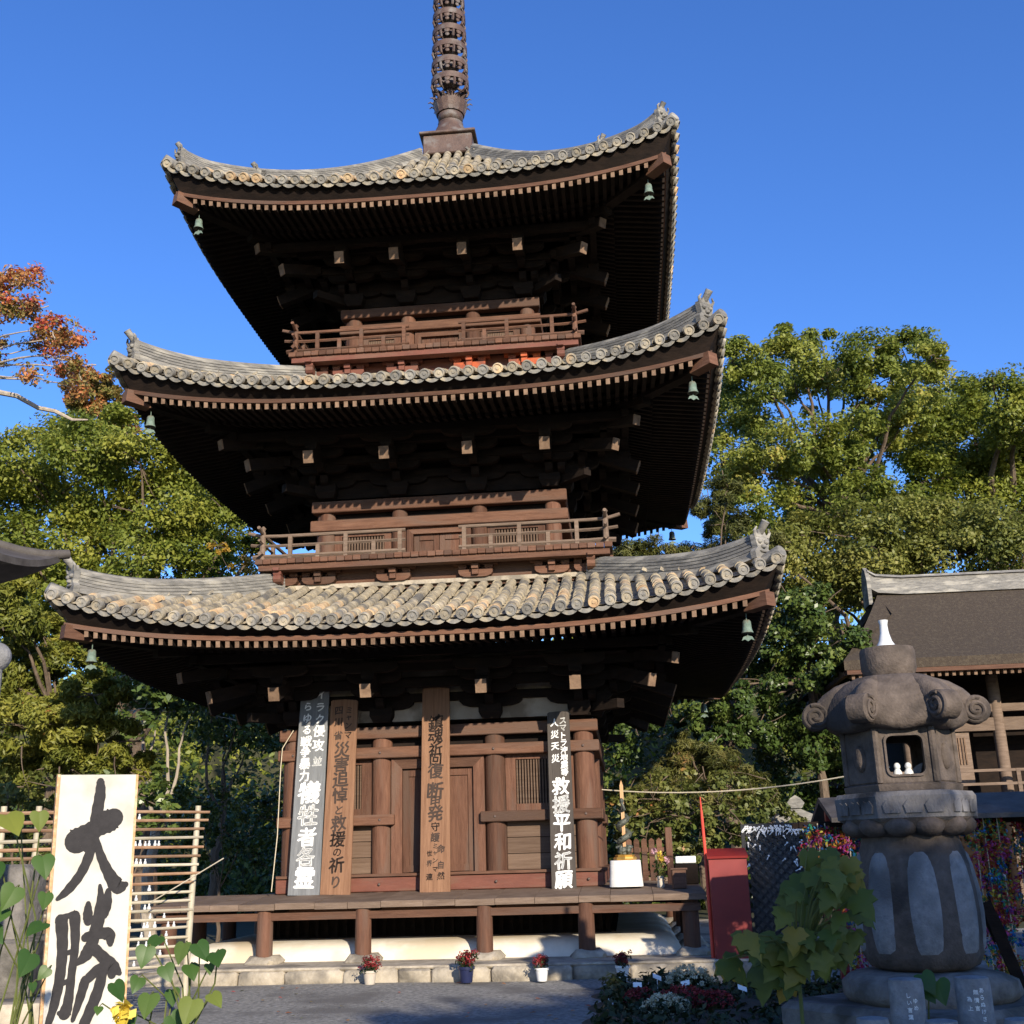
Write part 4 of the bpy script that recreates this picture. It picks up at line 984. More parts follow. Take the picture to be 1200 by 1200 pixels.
# base: rough round stone on a block
MB().lathe([(0.62, 0.40), (0.66, 0.46), (0.64, 0.56), (0.56, 0.61), (0.44, 0.63)], 20, rf=lambda a, k: 1+0.05*math.sin(a*3+k)+0.03*math.sin(a*7)).build('base_stone', 'stone_dark', LN, smooth=60)
MB().box((0, 0, 0.2), (1.7, 1.6, 0.42), None, 0.05).build('foot_block', 'stone_dark', LN)
# fluted jar
def jar_r(a, k): 
    return 1+0.035*math.cos(a*8)
prof = [(0.33, 0.63), (0.40, 0.66), (0.44, 0.74), (0.463, 0.90), (0.468, 1.05), (0.458, 1.22), (0.43, 1.40), (0.39, 1.53), (0.37, 1.60), (0.36, 1.64)]
MB().lathe(prof, 64, rf=jar_r).build('shaft', 'stone_lantern', LN, smooth=60)
def jr(z):
    for (r0, z0), (r1, z1) in zip(prof, prof[1:]):
        if z0 <= z <= z1: return r0+(r1-r0)*(z-z0)/(z1-z0)
    return prof[-1][0]
for i in range(8):      # pale pointed panels standing proud on the flutes
    a0 = 2*math.pi*i/8; vs = []; N = 18
    for j in range(N+1):
        t = j/N; z = 0.75+0.77*t; hw = 0.315*(0.80+0.18*math.sin(math.pi*t))*(math.sqrt(1-((t-0.8)/0.2)**2*0.85) if t > 0.8 else math.sqrt(1-((0.1-t)/0.1)**2*0.5) if t < 0.1 else 1)
        for q in range(5):
            a = a0+hw*(-1+2*q/4); r = jr(z)*(1+0.035*math.cos(a*8))+ (0.012 if 0 < q < 4 and 0 < j < N else -0.006)
            vs.append((r*math.cos(a), r*math.sin(a), z))
    MB().add(vs, [(j*5+q, j*5+q+1, j*5+5+q+1, j*5+5+q) for j in range(N) for q in range(4)]).build('petal_panel', 'stone_pale', LN, smooth=60)
# hexagonal platform on a ring of lotus lobes
lo = MB()
for i in range(12):
    a = 2*math.pi*i/12; lo.ball((0.40*math.cos(a), 0.40*math.sin(a), 1.705), (0.13, 0.13, 0.085), (10, 7))
lo.lathe([(0.36, 1.62), (0.46, 1.70), (0.50, 1.76)], 24); lo.build('lotus_ring', 'stone_lantern', LN, smooth=60)
MB().add([], []).merge(ring_loft([hexp(0.50, 1.74, .26), hexp(0.545, 1.765, .26), hexp(0.555, 1.93, .26), hexp(0.53, 1.965, .26), hexp(0.42, 1.975, .26)])).build('platform', 'stone_stain', LN)
for i in range(6):      # relief ornaments on the platform faces
    a = 2*math.pi*(i+.5)/6+.26; o_ = Vector((math.cos(a), math.sin(a), 0)); s_ = Vector((-math.sin(a), math.cos(a), 0)); ap = 0.555*math.cos(math.pi/6)
    rl = MB()
    for e in (-0.16, 0, 0.16): rl.prism([(e-0.06, -0.05), (e+0.06, -0.05), (e+0.075, 0.01), (e+0.04, 0.05), (e, 0.035), (e-0.04, 0.05), (e-0.075, 0.01)], frame(o_*(ap-0.004)+Vector((0, 0, 1.85)), s_, (0, 0, 1), o_), 0.03)
    rl.build('relief', 'stone_stain', LN)
# fire box: hexagonal, one face open, its left neighbour carrying a bud
FR = 0.43; zb0, zb1 = 1.975, 2.46
MB().merge(ring_loft([hexp(0.46, 1.972, .26), hexp(0.47, 2.02, .26), hexp(0.43, 2.035, .26)])).build('fire_box_foot', 'stone_lantern', LN)
def ring_face(w, h, hw, hh, r, nn=6):
    """plate with a round cornered hole"""
    inner = []
    for cx, cy, a0 in ((hw-r, hh-r, 0), (-hw+r, hh-r, 90), (-hw+r, -hh+r, 180), (hw-r, -hh+r, 270)):
        inner += [(cx+r*math.cos(R_(a0+90*i/(nn-1))), cy+r*math.sin(R_(a0+90*i/(nn-1)))) for i in range(nn)]
    outer = []
    for x, y in inner:
        k = min(w/2/abs(x) if abs(x) > 1e-6 else 9e9, h/2/abs(y) if abs(y) > 1e-6 else 9e9); outer.append((x*k, y*k))
    return inner, outer
face_a = [2*math.pi*(i+.5)/6+.26 for i in range(6)]
view_a = math.atan2(CAM.y-LY, CAM.x-LX)-LROT+0.1
fa_i = min(range(6), key=lambda i: abs(math.remainder(face_a[i]-view_a, 2*math.pi)))
ap = FR*math.cos(math.pi/6); fw_ = FR; hz = zb1-zb0-0.06; zc = (zb0+zb1)/2+0.03
for i in range(6):
    o_ = Vector((math.cos(face_a[i]), math.sin(face_a[i]), 0)); s_ = Vector((-math.sin(face_a[i]), math.cos(face_a[i]), 0)); M = frame(o_*(ap-0.03)+Vector((0, 0, zc)), s_, (0, 0, 1), o_)
    if i in (fa_i, (fa_i+3) % 6):
        inn, out = ring_face(fw_*1.0, hz, 0.14, 0.15, 0.05); n = len(inn); mb = MB(); t = 0.035
        vs = [M @ Vector((x, y, z)) for z in (t, -t) for P in (out, inn) for x, y in P] + [M @ Vector((x*1.12, y*1.12, t+0.018)) for x, y in inn] + [M @ Vector((x*1.0, y*1.0, t+0.018)) for x, y in inn]
        fs = []
        for q in range(n):
            r_ = (q+1) % n
            fs += [(q, r_, n+r_, n+q)[::-1], (2*n+q, 2*n+r_, 3*n+r_, 3*n+q), (n+q, n+r_, 3*n+r_, 3*n+q)[::-1], (4*n+q, 4*n+r_, 5*n+r_, 5*n+q)[::-1], (5*n+q, 5*n+r_, n+r_, n+q)[::-1], (4*n+q, n+q, n+r_, 4*n+r_)]
        mb.add(vs, fs); mb.build('fire_box_window', 'stone_lantern', LN)
    else:
        mb = MB().box((0, 0, 0), (fw_*0.98, hz, 0.07), M, 0.012); mb.build('fire_box_panel', 'stone_lantern', LN)
        MB().ball((0, 0, 0), (0.07, 0.11, 0.045), (12, 8), M @ Matrix.Translation((0, -0.01, 0.035))).build('bud_relief', 'stone_lantern', LN, smooth=True)
for i in range(6):
    v = hexp(FR, 0, .26)[i]; MB().tube([(v[0], v[1], zb0+0.06), (v[0], v[1], zb1)], 0.03, 8).build('fire_box_edge', 'stone_lantern', LN, smooth=40)
MB().merge(ring_loft([hexp(0.42, 2.03, .26), hexp(0.42, 2.06, .26)])).build('fire_box_floor', 'stone_lantern', LN)
# cap with scrolls at the six corners
rg = []; N = 48
for (r, z, cs_) in ((0.36, 2.45, 0.0), (0.50, 2.465, .06), (0.545, 2.51, .08), (0.545, 2.59, .08), (0.525, 2.69, .05), (0.47, 2.785, .02), (0.385, 2.86, 0), (0.30, 2.905, 0), (0.22, 2.915, 0)):
    f6 = lambda i: math.cos(6*(2*math.pi*i/N-.26))
    rg.append([(r*(1+cs_*f6(i))*math.cos(2*math.pi*i/N), r*(1+cs_*f6(i))*math.sin(2*math.pi*i/N), z+0.35*cs_*f6(i)) for i in range(N)])
ring_loft(rg).build('cap', 'stone_lantern', LN, smooth=60)
for i in range(6):
    a = 2*math.pi*i/6+.26; o_ = Vector((math.cos(a), math.sin(a), 0)); s_ = Vector((-math.sin(a), math.cos(a), 0)); zv = Vector((0, 0, 1))
    # ridge running down to a rolled scroll with a spiral on each side
    rdg = [o_*rr+zv*zz for rr, zz in ((0.30, 2.85), (0.41, 2.785), (0.50, 2.71), (0.57, 2.655), (0.62, 2.66))]
    sc_ = MB().tube(rdg, [0.06, 0.09, 0.105, 0.10, 0.08], 10)
    c0 = o_*0.635+zv*2.61; hwid = 0.085
    sc_.tube([c0-s_*hwid, c0-s_*(hwid-.012), c0+s_*(hwid-.012), c0+s_*hwid], [0.104, 0.116, 0.116, 0.104], 20)
    for sg in (-1, 1):
        pts = [c0+s_*(sg*(hwid+0.004))+o_*((0.098*(1-.8*t))*math.cos(1.2+t*11))+zv*((0.098*(1-.8*t))*math.sin(1.2+t*11)) for t in [q/30 for q in range(31)]]
        sc_.tube(pts, [0.016]*30+[0.022], 6)
    sc_.build('scroll', 'stone_lantern', LN, smooth=40)
    a2 = a+math.pi/6; o2 = Vector((math.cos(a2), math.sin(a2), 0)); s2 = Vector((-math.sin(a2), math.cos(a2), 0))
    M = frame(o2*0.455+Vector((0, 0, 2.50)), s2, Vector((-o2.x*.30, -o2.y*.30, 0.95)), Vector((o2.x*.95, o2.y*.95, 0.30)))
    ar = MB().prism([(0.16*math.cos(math.pi*q/14), 0.19*math.sin(math.pi*q/14)) for q in range(15)], M, 0.09)
    ar.tube([M @ Vector((0.17*math.cos(math.pi*q/14), 0.20*math.sin(math.pi*q/14), 0.045)) for q in range(15)], 0.014, 6)
    ar.build('gable_panel', 'stone_lantern', LN)
MB().lathe([(0.15, 2.90), (0.20, 2.92), (0.225, 2.98), (0.225, 3.13), (0.215, 3.155), (0.16, 3.165)], 28).build('jewel_seat', 'stone_lantern', LN, smooth=40)
MB().lathe([(0.09, 3.16), (0.085, 3.17), (0.055, 3.22), (0.037, 3.29), (0.032, 3.36), (0.042, 3.40), (0.036, 3.402)], 20).build('white_finial', 'porcelain', LN, smooth=40)
Mw = Matrix.Translation((LX, LY, 0)) @ Matrix.Rotation(LROT, 4, 'Z')
o_ = Vector((math.cos(face_a[fa_i]), math.sin(face_a[fa_i]), 0)); s_ = Vector((-math.sin(face_a[fa_i]), math.cos(face_a[fa_i]), 0))
for q, (e, d, lb) in enumerate(((-0.06, 0.25, 'white jizo figurine nearer the bud relief inside the lantern window'), (0.025, 0.26, 'white jizo figurine beside the shell inside the lantern window'))):
    f = MB().lathe([(0.035, 0), (0.04, 0.02), (0.034, 0.06), (0.02, 0.085)], 14).ball((0, 0, 0.105), (0.027, 0.027, 0.03), (12, 8)).build('jizo_figurine', 'porcelain', None, smooth=50, label=lb, cat='figurine', group='figurines in the lantern'); f.matrix_world = Mw @ Matrix.Translation(o_*d+s_*e+Vector((0, 0, 2.061)))
f = MB().prism([(0, 0), (0.05, 0.01), (0.10, 0.06), (0.12, 0.13), (0.07, 0.11), (0.02, 0.06)], frame((0, 0, 0), (1, 0, 0), (0, 0, 1), (0, -1, 0)), 0.02).build('shell', 'stone_pale', None, label='pale shell shaped stone leaning inside the lantern window', cat='shell'); f.matrix_world = Mw @ frame(o_*0.17+s_*0.03+Vector((0, 0, 2.062)), s_, o_, (0, 0, 1))

# ------------------------------------------------------------------ inscribed stone posts in front of the lantern
def stone_post(px, top, D, wpx, label, items, grp):
    p = at(px, top, D); r = wpx/2/F_PX*D
    o = MB().lathe([(r*1.04, 0), (r, p.z-0.03), (r*0.94, p.z-0.006), (r*0.6, p.z)], 18).build('stone_post', 'stone_pale', None, smooth=45, label=label, cat='post', group=grp)
    o.location = (p.x, p.y, 0); d = (CAM-p); d.z = 0; d.normalize(); s = Vector((-d.y, d.x, 0))
    if items:
        mb = MB(); rr = random.Random(px)
        for ch, u, dz, sz in items:
            v, f = GL[ch]; ang0 = math.atan2(d.y, d.x)+u*0.5
            for ex in (0, 0.002): mb.add([((r+0.0025+ex)*math.cos(ang0+a*sz/r), (r+0.0025+ex)*math.sin(ang0+a*sz/r), p.z-dz+b_*sz+ex) for a, b_ in v], f)
        mb.build('inscription', 'letter_white', o, kind='stuff')
stone_post(1060, 1146, 7.0, 40, 'grey inscribed stone post beside the yellow leaved sprig', [('ゆ', .9, .12, .03), ('め', .9, .16, .03), ('し', .2, .09, .03), ('い', .2, .13, .03), ('言', .2, .17, .03), ('葉', .2, .21, .03)], 'stone posts below the lantern')
stone_post(1138, 1144, 7.0, 40, 'grey stone post with three columns of white inscription', [('あ', .9, .07, .03), ('ら', .9, .11, .03), ('ぬ', .9, .15, .03), ('け', .9, .19, .03), ('さ', .9, .23, .03), ('無', .25, .08, .03), ('情', .25, .125, .03), ('言', .25, .17, .03), ('為', -.5, .12, .03), ('上', -.5, .17, .03)], 'stone posts below the lantern')
for px, t in ((1022, 1192), (1103, 1195), (1196, 1193)): stone_post(px, t, 6.4, 38, 'plain low grey stone post in the row below the lantern', [], 'low stone posts')
k_ = at(1172, 1085, 10.0); b = MB().beam((-0.10, 0, 0.20), (0.22, 0, 0.0-k_.z), 0.10, 0.03, (0, 1, 0)).beam((-0.07, 0.03, 0.1), (0.0, 0.03, -0.12), 0.13, 0.02, (0, 1, 0)).build('leaning_plank', 'wood_dark_shade', None, label='dark plank leaning among the paper crane garlands', cat='plank'); b.location = k_

# ------------------------------------------------------------------ paper crane garlands on a rack under a low roof
SH = thing('garland_shelter', (6.6, -7.2, 0), 'low dark roofed rack hung with paper crane garlands', 'shelter')
for x in (-1.4, 0.3, 2.3):
    MB().box((x, 0.25, 0.98), (0.10, 0.10, 1.96)).build('shelter_post', 'red_lacquer', SH)
MB().beam((-1.8, -0.1, 1.80), (2.6, -0.1, 1.80), 0.06, 0.06).build('hanging_bar', 'wood_dark_shade', SH); MB().beam((-1.8, 0.45, 1.80), (2.6, 0.45, 1.80), 0.06, 0.06).build('hanging_bar', 'wood_dark_shade', SH)
MB().add([(-1.5, -0.45, 1.86), (2.7, -0.45, 1.86), (2.7, 0.3, 2.10), (-1.5, 0.3, 2.10), (-1.5, 1.0, 1.86), (2.7, 1.0, 1.86), (-1.5, -0.45, 1.81), (2.7, -0.45, 1.81), (2.7, 0.3, 2.04), (-1.5, 0.3, 2.04), (-1.5, 1.0, 1.81), (2.7, 1.0, 1.81)],
         [(0, 1, 2, 3), (3, 2, 5, 4), (7, 6, 9, 8), (8, 9, 10, 11), (0, 6, 7, 1), (4, 5, 11, 10), (0, 3, 9, 6), (3, 4, 10, 9), (1, 7, 8, 2), (2, 8, 11, 5)]).build('shelter_roof', 'iron_roof', SH)
MB().beam((1.2, -0.47, 1.95), (2.6, -0.47, 1.95), 0.05, 0.06).build('red_beam', 'red_bright', SH)
gg = np.random.default_rng(4)
for i in range(34):
    x = 4.85+0.118*i+gg.uniform(-.03, .03); y = -7.3+gg.uniform(-.22, .2); L = gg.uniform(1.2, 1.75)
    if i < 3: L *= 0.25
    n = int(L/0.022)
    cen = [(gg.normal(0, .045), gg.normal(0, .045), -L*q/n) for q in range(n)]
    bands = np.array([(math.floor(q/n*7+i*0.37) * 0.37+gg.uniform(0, .3)) % 1.0 for q in range(n)])
    o = thing('crane_garland', (x, y, 1.78), 'strand of small folded paper cranes in mixed bright colours', 'garland', 'paper crane garlands')
    MB().tube([(0, 0, 0.03), (0, 0, -L)], 0.006, 4).build('string', 'rope', o)
    leaves_np('paper_crane', cen, 13, 0.045, 0.048, 'origami', o, aspect=0.5, up=0.1, seed=200+i, tint=bands, tjit=0.35, kind='stuff')
MB().beam((5.9, -7.7, 0.0), (5.75, -7.62, 1.7), 0.03, 0.03).build('thin_stake', 'bamboo', None, label='thin bamboo stake standing among the crane garlands', cat='stake')

# ------------------------------------------------------------------ painted sign board
pa, pb_ = at(75, 908, 8.0), at(162, 920, 8.2)
sx = Vector((pb_.x-pa.x, pb_.y-pa.y, 0)); SW = sx.length; sx.normalize(); sz_ = Vector((0, 0, 1)); sy = sx.cross(sz_)
if sy.dot(CAM-pa) < 0: sy = -sy
H = pa.z-0.02
tl = Vector((0.025, -0.035, 1)).normalized()
SG = thing('sign_board', ((pa.x+pb_.x)/2, (pa.y+pb_.y)/2, 0.02), 'tall white sign board with two huge black brush characters', 'sign')
SG.matrix_world = frame(Vector(((pa.x+pb_.x)/2, (pa.y+pb_.y)/2, 0.02)), sx, (Vector((0, 0, 1))-sx*0.022).normalized(), sy)
MB().box((0, H/2, 0), (SW, H, 0.05)).build('panel', 'white_paint', SG)
MB().box((-SW/2-0.012, H/2, -0.005), (0.02, H+0.006, 0.07)).build('edge_strip', 'bare_wood', SG); MB().box((SW/2+0.01, H/2, -0.01), (0.016, H, 0.05)).build('edge_strip', 'bare_wood', SG)
STR = [[(345, 468, 104), (372, 452, 86), (415, 428, 72), (452, 410, 88), (476, 398, 84)], [(418, 248, 30), (420, 300, 42), (411, 380, 44), (405, 450, 40), (395, 520, 38), (368, 590, 36), (325, 645, 34), (288, 674, 16)],
       [(412, 465, 26), (438, 540, 34), (472, 610, 44), (508, 662, 58), (536, 660, 26)],
       [(308, 755, 48), (318, 850, 40), (317, 950, 38), (304, 1050, 34), (283, 1130, 22), (276, 1165, 10)], [(305, 752, 46), (330, 742, 22), (352, 745, 44)], [(355, 745, 42), (363, 850, 32), (358, 950, 30), (352, 1050, 36), (342, 1092, 48)],
       [(322, 880, 20), (358, 872, 18)], [(320, 985, 20), (356, 975, 18)], [(322, 1085, 18), (345, 1095, 34)],
       [(401, 708, 20), (402, 745, 36), (405, 775, 34)], [(440, 648, 14), (446, 700, 30), (441, 780, 48), (426, 850, 44), (405, 895, 46), (376, 922, 16)], [(472, 672, 22), (470, 720, 38), (462, 762, 30)],
       [(398, 832, 34), (440, 824, 38), (484, 836, 46), (492, 872, 22)], [(418, 862, 42), (458, 905, 40), (505, 955, 46), (532, 985, 20)], [(398, 1000, 26), (445, 962, 40), (496, 948, 40), (504, 985, 34)],
       [(474, 925, 34), (462, 1010, 40), (436, 1090, 42), (402, 1165, 34), (385, 1200, 18)], [(408, 985, 36), (392, 1050, 32), (372, 1120, 16)], [(296, 1188, 36), (325, 1172, 40), (346, 1195, 34)], [(300, 1230, 30), (420, 1222, 26), (470, 1300, 40), (400, 1400, 34)]]
def smooth_stroke(S, n=7):
    out = []
    for i in range(len(S)-1):
        p0, p1, p2, p3 = S[max(i-1, 0)], S[i], S[i+1], S[min(i+2, len(S)-1)]
        for j in range(n):
            t = j/n; out.append(tuple(0.5*((2*b)+(c-a)*t+(2*a-5*b+4*c-d)*t*t+(3*b-a-3*c+d)*t**3) for a, b, c, d in zip(p0, p1, p2, p3)))
    out.append(S[-1]); return out
pxm = (F_PX/1.0)/8.1*3.4286      # zoomed picture units to metres on the board
ink = MB(); cz = 0.0265
for si, S in enumerate(STR):
    Q = smooth_stroke(S); P = [(((x-268)/286-0.5)*SW, H-((y-205-(x-268)*0.115)/pxm), w_/pxm*0.5) for x, y, w_ in Q]
    z = cz+0.0006*si; o = len(ink.v); n = len(P)
    for i, (x, y, w_) in enumerate(P):
        a, b_ = P[max(i-1, 0)], P[min(i+1, n-1)]; d = Vector((b_[0]-a[0], b_[1]-a[1])); d = d.normalized() if d.length > 1e-6 else Vector((0, 1)); nn = Vector((-d.y, d.x)); w2 = max(w_, 0.004)*(1+0.05*math.sin(i*1.7+si))
        ink.v += [(x+nn.x*w2, y+nn.y*w2, z), (x-nn.x*w2, y-nn.y*w2, z)]
    ink.f += [(o+2*i, o+2*i+1, o+2*i+3, o+2*i+2) for i in range(n-1)]
    for e, sg in ((0, -1), (n-1, 1)):      # round brush ends
        x, y, w_ = P[e]; q = P[1] if e == 0 else P[n-2]; ang = math.atan2(y-q[1], x-q[0])
        o = len(ink.v); ink.v.append((x, y, z)); ink.v += [(x+w_*0.9*math.cos(ang-1.57+3.14*j/8), y+w_*0.9*math.sin(ang-1.57+3.14*j/8), z) for j in range(9)]
        ink.f += [(o, o+1+j, o+2+j) for j in range(8)]
ink.build('brush_lettering', 'ink', SG, kind='stuff')
for x in (-SW*0.3, SW*0.3): MB().box((x, H*0.45, -0.05), (0.05, H*0.9, 0.05)).build('back_batten', 'bare_wood', SG)

# ------------------------------------------------------------------ bamboo rack with little white figurines
ra, rb = at(-30, 938, 10.9), at(246, 951, 12.0)
RK = thing('bamboo_rack', (0, 0, 0), 'bamboo slat rack crowded with little white figurines behind the sign', 'rack')
rd = Vector((rb.x-ra.x, rb.y-ra.y, 0)); RL = rd.length; rd.normalize(); rn = Vector((rd.y, -rd.x, 0))
O = Vector((ra.x, ra.y, 0)); ztop = rb.z; NB = 18; dzb = 0.0875
g = random.Random(9)
def rp(t, z, off=0.0): return O+rd*(RL*t)+rn*off+Vector((0, 0, z))
for i in range(NB):
    z = ztop-dzb*i; e = 1-0.012*i*0.5+g.uniform(-.012, .012)
    pale = g.random() < (0.3 if i < 9 else 0.75)
    MB().tube([rp(0, z+g.uniform(-.02, .02)), rp(0.5, z+g.uniform(-.008, .008)), rp(e, z+g.uniform(-.006, .006))], [0.019, 0.018, 0.014], 7).build('bamboo_slat', 'bamboo_pale' if pale else 'bamboo', RK, smooth=50)
for t in (0.12, 0.26, 0.945):
    MB().tube([rp(t-0.02 if t > .5 else t, 0, -0.03), rp(t-0.008 if t > .5 else t, ztop*0.5, -0.03), rp(t+0.004 if t > .5 else t, ztop+0.06, -0.03)], [0.036, 0.034, 0.03], 8).build('rack_post', 'bamboo_pale', RK, smooth=50)
FIG = MB().lathe([(0.018, 0), (0.021, 0.008), (0.017, 0.026), (0.008, 0.042), (0.012, 0.05), (0.011, 0.058), (0.003, 0.064)], 10).mesh('figurine', 'porcelain', 50)
rows = {1: (.64, .685), 2: (.63, .65), 3: (.63, .65), 4: (.62, .635, .655, .675, .695, .715, .735, .755, .775), 6: (.62, .635, .655, .68, .70, .72), 7: (.655,), 8: (.62, .635), 9: (.63, .65, .665, .745), 10: (.69,), 11: (.61, .67, .73, .75), 12: (.62, .64, .66, .76, .82), 13: (.67, .73, .75, .775, .84, .86), 14: (.66, .72, .76, .83), 15: (.62, .64, .66, .71, .75, .79, .83), 16: (.76, .81), 17: (.65, .70)}
for r_, ts in rows.items():
    for t in ts:
        z = ztop-dzb*r_+0.015; p = rp(t+g.uniform(-.004, .004), z); s = g.uniform(0.75, 0.95)
        link('figurine', FIG, None, Matrix.Translation(p) @ Matrix.Diagonal((s, s, s, 1)) @ Matrix.Rotation(g.uniform(0, 6), 4, 'Z'), 'tiny white pear shaped figurine standing on a bamboo slat', 'figurine', 'white figurines on the bamboo rack')
MB().tube([rp(0.72, 1.22, 0.3), rp(1.06, 1.62, 0.1)], 0.006, 5).build('thin_cane', 'bamboo_pale', None, label='thin pale cane slanting past the bamboo rack end', cat='cane')

# ------------------------------------------------------------------ stone blocks and kerb at the far left
for i, (px, py, D, sx_, sy_, sz2, lb) in enumerate(((-22, 1060, 9.4, 0.86, 0.5, 0.60, 'rough grey stone block on top of the pair behind the vine'), (-26, 1135, 9.2, 0.98, 0.62, 0.46, 'rough grey stone block under the other block behind the vine'))):
    p = at(px, py, D); o = soft_box((sx_, sy_, sz2), 0.04, 60+i, 0.018).build('stone_block', 'stone_dark', None, smooth=50, label=lb, cat='stone', group='stone blocks behind the vine'); o.location = p; o.rotation_euler = (0, 0, 0.2)
p = at(-8, 1205, 8.6); o = soft_box((1.2, 0.55, 0.36), 0.03, 66, 0.012).build('stone_kerb', 'stone', None, smooth=50, label='pale granite kerb stone in front of the stacked blocks', cat='stone'); o.location = p; o.rotation_euler = (0, 0, 0.25)
sb = soft_box((1.5, 1.2, 0.55), 0.05, 67, 0.02).build('stone_footing', 'stone_dark', None, smooth=50, label='low rough stone footing beneath the stacked blocks', cat='stone'); q = at(-20, 1150, 9.3); sb.location = (q.x, q.y, 0.25)
p = at(-5, 770, 7.5); BP = thing('ball_post', (p.x, p.y, 0), 'grey stone post topped with a round ball near the rack', 'post')
MB().lathe([(0.07, 0), (0.055, 0.3), (0.05, p.z-0.07)], 12).build('shaft', 'stone_pale', BP, smooth=40); MB().ball((0, 0, p.z), 0.098, (18, 12)).build('ball', 'stone_pale', BP, smooth=True)

# ------------------------------------------------------------------ neighbouring roof corner at the left
tip = at(70, 662, 12.0)
NB_ = thing('side_shrine', (tip.x-2.6, tip.y-2.6, 0), 'small shrine with a dark concave roof whose upturned corner juts into view', 'shrine')
def sr_z(d, l): return 4.42+0.30*abs(l/2.6)**4 + 1.9*(max(0, 2.6-d)/2.6)**1.35
mb = MB()
for k in range(4):
    for (off, flip) in ((0, False), (-0.07, True)):
        vs = []; J, N = 12, 24
        for j in range(J+1):
            d = 2.6-2.55*j/J
            for i in range(N+1): l = d*(-1+2*i/N); vs.append(RZ(k) @ Vector((l, -d, (sr_z(d, l) if not flip else sr_z(2.6, l)+0.15*(2.6-d))+off)))
        fs = [(j*(N+1)+i, j*(N+1)+i+1, (j+1)*(N+1)+i+1, (j+1)*(N+1)+i) for j in range(J) for i in range(N)]
        mb.add(vs, [f[::-1] for f in fs] if flip else fs)
    N = 24; vs = []
    for i in range(N+1):
        l = 2.6*(-1+2*i/N); vs += [RZ(k) @ Vector((l, -2.6, sr_z(2.6, l))), RZ(k) @ Vector((l, -2.6, sr_z(2.6, l)-0.07))]
    mb.add(vs, [(2*i, 2*i+1, 2*i+3, 2*i+2) for i in range(N)])
mb.build('roof', 'iron_roof', NB_, smooth=40)
for k in range(4):
    pth = [RZ(k) @ Vector((-d, -d, sr_z(d, d)+0.0)) for d in [2.66-2.5*i/14 for i in range(15)]]
    MB().tube(pth, [0.05]+[0.06]*14, 8).build('hip_ridge', 'iron_roof', NB_, smooth=50)
    MB().box((-1.5, -1.5, 2.2), (0.2, 0.2, 4.4)).xf(RZ(k)).build('pillar', 'wood', NB_); MB().box((0, -1.5, 4.25), (2.8, 0.16, 0.24)).xf(RZ(k)).build('beam', 'wood_dark_shade', NB_)
MB().box((0, 0, 0.2), (3.8, 3.8, 0.4), None, 0.03).build('plinth', 'stone', NB_)

# ------------------------------------------------------------------ hall with a bark roof on the right
HX0, HY0, HZ = 8.05, 6.0, 5.42       # front left eave corner
HW, HD = 15.0, 8.2
HL = thing('bark_roof_hall', (HX0+HW/2, HY0+HD/2, 0), 'long hall with a thick brown bark roof and open timber gallery', 'hall')
hx, hy = HW/2, HD/2
def loc(x, y, z): return (x-HX0-hx, y-HY0-hy, z)
rdz = 8.05
def slope(y0, y1, z0, z1, x0a, x0b, x1a, x1b, n=8, thick=0.22):
    """roof plane from eave (y0,z0) to top (y1,z1), concave"""
    mb = MB(); vs = []
    for j in range(n+1):
        t = j/n; y = y0+(y1-y0)*t; z = z0+(z1-z0)*(0.78*t+0.22*t*t); a = x0a+(x1a-x0a)*t; b_ = x0b+(x1b-x0b)*t
        vs += [(a, y, z), (b_, y, z), (b_, y, z-thick), (a, y, z-thick)]
    fs = [(0, 1, 2, 3)[::-1], (n*4, n*4+1, n*4+2, n*4+3)]
    for j in range(n):
        for q in range(4): r_ = (q+1) % 4; fs.append((j*4+q, j*4+r_, j*4+4+r_, j*4+4+q))
    return mb.add(vs, fs)
ym = hy-0.35
slope(-hy, 0, HZ+0.2, rdz, -hx, hx, -hx+1.9, hx-1.9).build('front_roof_slope', 'bark_roof', HL); slope(hy, 0, HZ+0.2, rdz, -hx, hx, -hx+1.9, hx-1.9).build('rear_roof_slope', 'bark_roof', HL)
mb = MB()
for sg in (-1, 1):
    A = [(sg*hx, -hy, HZ+0.19), (sg*hx, hy, HZ+0.19), (sg*(hx-1.85), 1.4, HZ+1.75), (sg*(hx-1.85), -1.4, HZ+1.75), (sg*(hx-1.87), 0, rdz-0.1)]
    mb.add(A, [(0, 1, 2, 3) if sg > 0 else (3, 2, 1, 0), (3, 2, 4) if sg > 0 else (4, 2, 3)])
mb.build('hip_slope', 'bark_roof', HL)
MB().sweep([(-hx+1.62, 0, rdz+0.30), (-hx+1.82, 0, rdz+0.17), (-hx+2.5, 0, rdz+0.10), (hx-1.4, 0, rdz+0.10)], [(0.30, -0.25), (0.28, 0.0), (0.24, 0.0), (0.24, 0.10), (0.20, 0.10), (0.20, 0.19), (0.26, 0.21), (0.2, 0.28), (0, 0.31), (-0.2, 0.28), (-0.26, 0.21), (-0.20, 0.19), (-0.20, 0.10), (-0.24, 0.10), (-0.24, 0.0), (-0.28, 0), (-0.3, -0.25)]).build('ridge', 'tile_ridge', HL)
MB().prism([(-0.34, -0.45), (0.34, -0.45), (0.34, 0.2), (0.2, 0.5), (0, 0.62), (-0.2, 0.5), (-0.34, 0.2)], frame((-hx+1.6, 0, rdz+0.05), (0, 1, 0), (0, 0, 1), (-1, 0, 0)), 0.1).build('ridge_end', 'tile_ridge', HL)
for (y, L) in ((-hy+0.06, 2*hx-0.1), (hy-0.06, 2*hx-0.1)): MB().box((0, y, HZ-0.07), (L, 0.10, 0.10)).build('eave_board', 'wood', HL)
